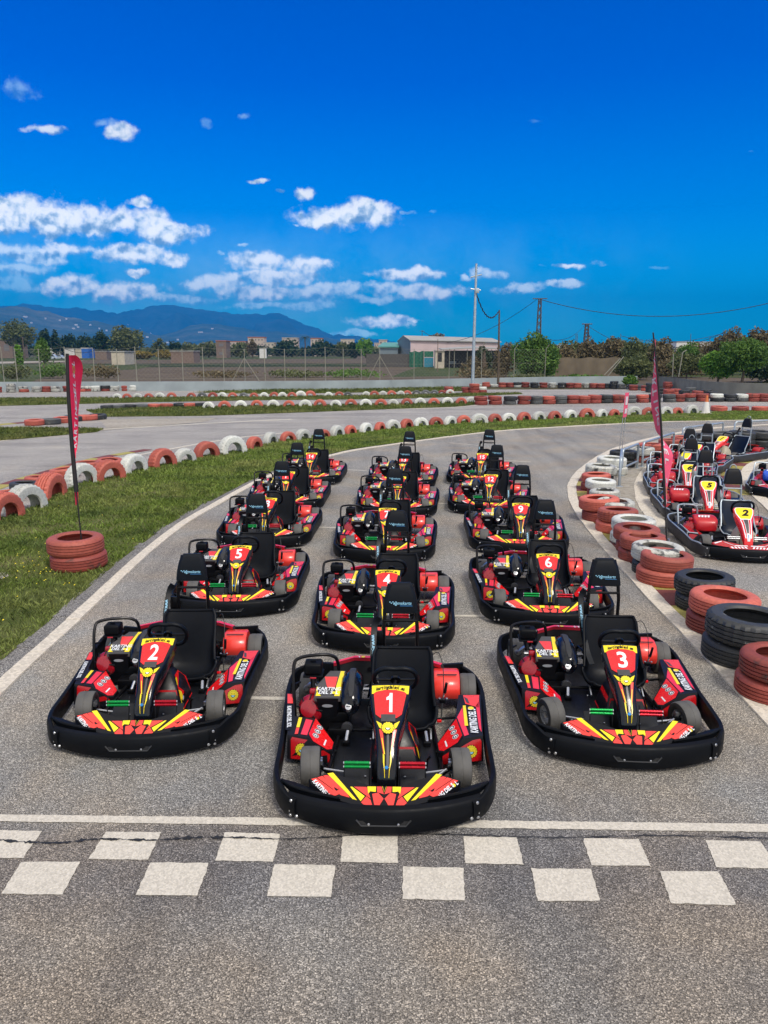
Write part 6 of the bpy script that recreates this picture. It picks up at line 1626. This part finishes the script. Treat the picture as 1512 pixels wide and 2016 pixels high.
# yellow flowers
m=MB(); rr=random.Random(11)
for i in range(70):
    if i<38: u,v=rr.gauss(75,22),rr.gauss(1118,22)
    else: u,v=rr.uniform(0,420),rr.uniform(950,1260)
    x,y=up(u,v)
    if not inpoly(np.array([x]),np.array([y]),[(float(a),float(b)) for a,b in G1])[0]: continue
    m.disc((x,y,.055+rr.uniform(0,.02)),(1,0,.2),(0,1,.5),.008*rr.uniform(.7,1.3),'yellow_sticker',seg=6)
o=m.build('flowers'); tag(o,'tiny yellow flowers dotted in the near grass','flowers',kind='stuff')
m=MB(); q=px([(-60,1120),(14,1130),(18,1136),(-10,1146),(-60,1150)]); m.poly([(x,y,.016) for x,y in q],'gravel_ground'); o=m.build('bare_patch'); o['kind']='structure'

# ---------- camera ----------
cam=bpy.data.cameras.new('camera'); co=bpy.data.objects.new('camera',cam); COL.objects.link(co); sc.camera=co
co.location=(0,0,H_); co.rotation_euler=(math.pi/2-PI_,0,0); cam.sensor_fit='VERTICAL'; cam.sensor_height=36; cam.lens=F_/2016*36; cam.clip_end=30000; cam.clip_start=.05
# ---------- sky, clouds and sun ----------
SUN_EL,SUN_AZ=R_(52),R_(SUNAZ_DEG)   # azimuth measured from +y towards +x
w=bpy.data.worlds.new('World'); sc.world=w; w.use_nodes=True; nt=w.node_tree; nt.nodes.clear()
out=nt.nodes.new('ShaderNodeOutputWorld'); bg=nt.nodes.new('ShaderNodeBackground'); lk(nt,bg.outputs[0],out.inputs[0]); bg.inputs[1].default_value=.12
sky=nt.nodes.new('ShaderNodeTexSky'); sky.sky_type='NISHITA'; sky.sun_disc=False; sky.sun_elevation=SUN_EL; sky.sun_rotation=SUN_AZ; sky.air_density=1.0; sky.dust_density=.4; sky.ozone_density=2.5
tc=nt.nodes.new('ShaderNodeTexCoord'); sp=nt.nodes.new('ShaderNodeSeparateXYZ'); lk(nt,tc.outputs['Generated'],sp.inputs[0])
def mth(op,a,b=None,c=None,clamp=False):
    n=nt.nodes.new('ShaderNodeMath'); n.operation=op; n.use_clamp=clamp
    for i,v in enumerate((a,b,c)):
        if v is None: continue
        if isinstance(v,bpy.types.NodeSocket): lk(nt,v,n.inputs[i])
        else: n.inputs[i].default_value=v
    return n.outputs[0]
# deeper, more saturated blue as in the photograph
grade=ramp(nt,sp.outputs[2],[(0.,SKY0),(.06,SKY1),(.16,SKY2),(.30,SKY3),(.5,SKY4)])
blue=mix(nt,1.,sky.outputs[0],grade.outputs[0],'MULTIPLY')
# cloud field in world directions: a = x/y, b = z/y
yy=mth('MAXIMUM',sp.outputs[1],.02)
ca=mth('DIVIDE',sp.outputs[0],yy); cb=mth('DIVIDE',sp.outputs[2],yy)
cv=nt.nodes.new('ShaderNodeCombineXYZ'); lk(nt,ca,cv.inputs[0]); lk(nt,cb,cv.inputs[1])
wn=noise(nt,cv.outputs[0],13,5,.6)
wv=nt.nodes.new('ShaderNodeVectorMath'); wv.operation='SUBTRACT'; lk(nt,wn.outputs['Color'],wv.inputs[0]); wv.inputs[1].default_value=(.5,.5,.5)
wm=nt.nodes.new('ShaderNodeVectorMath'); wm.operation='MULTIPLY_ADD'; lk(nt,wv.outputs[0],wm.inputs[0]); wm.inputs[1].default_value=(.050,.036,0); lk(nt,cv.outputs[0],wm.inputs[2])
CL=[(90,425,130,34),(215,438,120,30),(330,455,62,22),(25,402,70,22),(20,438,60,26),(60,500,95,18,.7),(20,528,80,16,.6),(135,488,50,16,.8),(150,560,70,20),(235,572,70,20,.9),(265,500,60,18),(345,503,34,14),(268,536,20,8),(675,428,98,24),(725,412,50,16),(625,432,40,16),(604,378,20,11),(505,352,20,6),(555,376,16,5,.6),(243,252,34,20,.8),(205,232,40,14,.42),(80,250,40,9,.75),(40,168,46,24,.42),(400,243,16,14,.35),(478,230,20,8,.4),(275,398,20,12,.8),(500,520,66,20,.8),(600,528,48,20,.85),(545,548,100,16,.8),(430,558,90,20,.75),(360,585,70,12,.6),(505,575,110,16,.8),(650,575,70,18,.7),(740,590,80,10,.6),(800,542,75,14,.95),(835,578,75,16,.8),(760,572,60,14,.7),(560,600,130,9,.55),(755,632,60,13,.95),(800,624,28,8,.8),(955,540,40,14,.7),(1010,568,58,12,.7),(1125,526,46,8,.8),(1115,562,52,8,.7),(910,552,14,8,.7),(800,415,26,6,.4),(850,415,16,5,.3),(1290,526,22,5,.3),(1040,230,20,9,.22),(1480,300,10,4,.1),(490,486,14,7,.6),(440,505,12,5,.5),(583,442,10,5,.4),(20,560,60,20,.45),(700,655,70,7,.5)]
field=None; num=None; den=None; wsum=None
def P3(u,v):
    x,y,z=atY(u,v,1.); return x,z-H_
for c in CL:
    u,v,ru,rv=c[:4]; wgt=c[4] if len(c)>4 else 1.
    x,z=P3(u,v); rx=abs(P3(u+ru,v)[0]-x)*1.25; rz=abs(P3(u,v-rv)[1]-z)*1.3
    n=nt.nodes.new('ShaderNodeVectorMath'); n.operation='MULTIPLY_ADD'; lk(nt,wm.outputs[0],n.inputs[0]); n.inputs[1].default_value=(1/rx,1/rz,0); n.inputs[2].default_value=(-x/rx,-z/rz,0)
    l=nt.nodes.new('ShaderNodeVectorMath'); l.operation='LENGTH'; lk(nt,n.outputs[0],l.inputs[0])
    f=mth('MULTIPLY_ADD',l.outputs['Value'],-1.,1.-(1-wgt)*.42)
    field=f if field is None else mth('MAXIMUM',field,f)
    g=mth('POWER',mth('MAXIMUM',mth('ADD',f,.35),0.),2.)
    sy=nt.nodes.new('ShaderNodeSeparateXYZ'); lk(nt,n.outputs[0],sy.inputs[0])
    num=mth('MULTIPLY',g,sy.outputs[1]) if num is None else mth('MULTIPLY_ADD',g,sy.outputs[1],num)
    den=mth('ADD',g,.0001) if den is None else mth('ADD',den,g)
    wsum=mth('MULTIPLY',g,wgt) if wsum is None else mth('MULTIPLY_ADD',g,wgt,wsum)
rel=mth('DIVIDE',num,den)      # -1 at cloud bases, +1 at tops
fn=noise(nt,cv.outputs[0],30,8,.56); fn2=noise(nt,cv.outputs[0],11,4,.55); fn3=noise(nt,cv.outputs[0],95,5,.6)
fsum=mth('ADD',field,mth('MULTIPLY_ADD',fn.outputs['Fac'],1.9,-1.02)); fsum=mth('ADD',fsum,mth('MULTIPLY_ADD',fn2.outputs['Fac'],.6,-.22)); fsum=mth('ADD',fsum,mth('MULTIPLY_ADD',fn3.outputs['Fac'],.35,-.175))
alpha=ramp(nt,fsum,[(.0,0.),(.10,.10),(.26,.5),(.45,.92),(.7,1.)])
# billows lit from above: noise difference along the vertical
sv=nt.nodes.new('ShaderNodeVectorMath'); sv.operation='ADD'; lk(nt,cv.outputs[0],sv.inputs[0]); sv.inputs[1].default_value=(-.003,.007,0)
fa=noise(nt,cv.outputs[0],46,4,.5); fs=noise(nt,sv.outputs[0],46,4,.5)
sh=mth('SUBTRACT',fa.outputs['Fac'],fs.outputs['Fac'])
tot=mth('MULTIPLY_ADD',sh,3.0,mth('MULTIPLY_ADD',rel,.42,.60))
shc=ramp(nt,tot,[(.0,(.16,.30,.50)),(.25,(.34,.48,.66)),(.5,(.66,.76,.86)),(.75,(.95,.97,.98)),(1.,(1.,1.,1.))])
core=ramp(nt,fsum,[(.0,(.55,.72,.92)),(.35,(1,1,1))])
cc=mix(nt,1.,shc.outputs[0],core.outputs[0],'MULTIPLY')
ccs=nt.nodes.new('ShaderNodeVectorMath'); ccs.operation='SCALE'; lk(nt,cc,ccs.inputs[0]); lk(nt,ramp(nt,sp.outputs[2],[(0.,(CLB0,)*3),(.08,(CLB1,)*3),(.2,(1.,)*3)]).outputs[0],ccs.inputs['Scale'])
cc2=nt.nodes.new('ShaderNodeVectorMath'); cc2.operation='SCALE'; lk(nt,ccs.outputs[0],cc2.inputs[0]); cc2.inputs['Scale'].default_value=CLOUDB; ccs=cc2
front=mth('GREATER_THAN',sp.outputs[1],.05)
vz=ramp(nt,cb,[(.0,.10),(.03,.45),(.10,.40),(.17,.0)]); vx=ramp(nt,mth('MULTIPLY_ADD',ca,1.,.6),[(.0,1.),(.55,.8),(.85,.25),(1.,.0)])
vn=ramp(nt,noise(nt,wm.outputs[0],7,6,.6).outputs['Fac'],[(.40,0.),(.68,1.)])
veil=mth('MULTIPLY',mth('MULTIPLY',vz.outputs[0],vx.outputs[0]),vn.outputs[0])
vl=nt.nodes.new('ShaderNodeVectorMath'); vl.operation='SCALE'; vl.inputs[0].default_value=(.42,.62,.82); vl.inputs['Scale'].default_value=CLOUDB*1.6
blue=mix(nt,veil,blue,vl.outputs[0])
tint=ramp(nt,mth('DIVIDE',wsum,den),[(.3,(.42,.80,1.)),(.8,(1,1,1))]); cct=nt.nodes.new('ShaderNodeVectorMath'); cct.operation='MULTIPLY'; lk(nt,ccs.outputs[0],cct.inputs[0]); lk(nt,tint.outputs[0],cct.inputs[1]); ccs=cct
opac=ramp(nt,mth('DIVIDE',wsum,den),[(.0,.0),(.35,.30),(.6,.66),(.85,1.)])
am=mth('MULTIPLY',mth('MULTIPLY',alpha.outputs[0],opac.outputs[0]),front)
skyc=mix(nt,am,blue,ccs.outputs[0])
# bright broken cloud cover added out of view, overhead and behind, for neutral light
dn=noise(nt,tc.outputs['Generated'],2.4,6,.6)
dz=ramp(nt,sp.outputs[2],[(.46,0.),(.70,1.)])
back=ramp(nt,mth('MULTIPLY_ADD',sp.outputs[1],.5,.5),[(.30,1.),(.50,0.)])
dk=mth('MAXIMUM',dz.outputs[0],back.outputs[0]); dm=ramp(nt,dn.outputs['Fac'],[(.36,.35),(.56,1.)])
fill_deck=mth('MULTIPLY',dk,dm.outputs[0])
dc=nt.nodes.new('ShaderNodeVectorMath'); dc.operation='SCALE'; dc.inputs[0].default_value=(1.,.955,.88); dc.inputs['Scale'].default_value=FILL_DECKB
fin=mix(nt,fill_deck,skyc,dc.outputs[0])
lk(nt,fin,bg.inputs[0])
w.cycles.sampling_method='MANUAL'; w.cycles.sample_map_resolution=512
sl=bpy.data.lights.new('sun','SUN'); sl.energy=SUNE; sl.angle=R_(14); sl.color=(1.,.935,.83); so=bpy.data.objects.new('sun',sl); COL.objects.link(so)
d=Vector((math.sin(SUN_AZ)*math.cos(SUN_EL),math.cos(SUN_AZ)*math.cos(SUN_EL),math.sin(SUN_EL)))
so.rotation_euler=(-d).to_track_quat('-Z','Y').to_euler(); so.location=(0,0,50)
# ---------- haze ----------
if HAZE>0:
    m_=bpy.data.materials.new('haze'); m_.use_nodes=True; hn=m_.node_tree; hn.nodes.clear(); ho=hn.nodes.new('ShaderNodeOutputMaterial'); pv=hn.nodes.new('ShaderNodeVolumePrincipled')
    pv.inputs['Color'].default_value=(*HAZEC,1); pv.inputs['Density'].default_value=HAZE; pv.inputs['Anisotropy'].default_value=.0; hn.links.new(pv.outputs[0],ho.inputs['Volume'])
    M['haze']=m_; mb=MB(); mb.box((0,4300,264),(19000,9000,640),'haze'); o=mb.build('haze'); tag(o,'thin blue air between the track and the mountains','haze',kind='stuff')
vs=sc.view_settings; vs.view_transform='Standard'; vs.look='None'; vs.gamma=1; vs.exposure=EXPO; vs.use_curve_mapping=False
sc.cycles.max_bounces=6; sc.cycles.volume_bounces=0; sc.cycles.transparent_max_bounces=6; sc.cycles.use_denoising=True
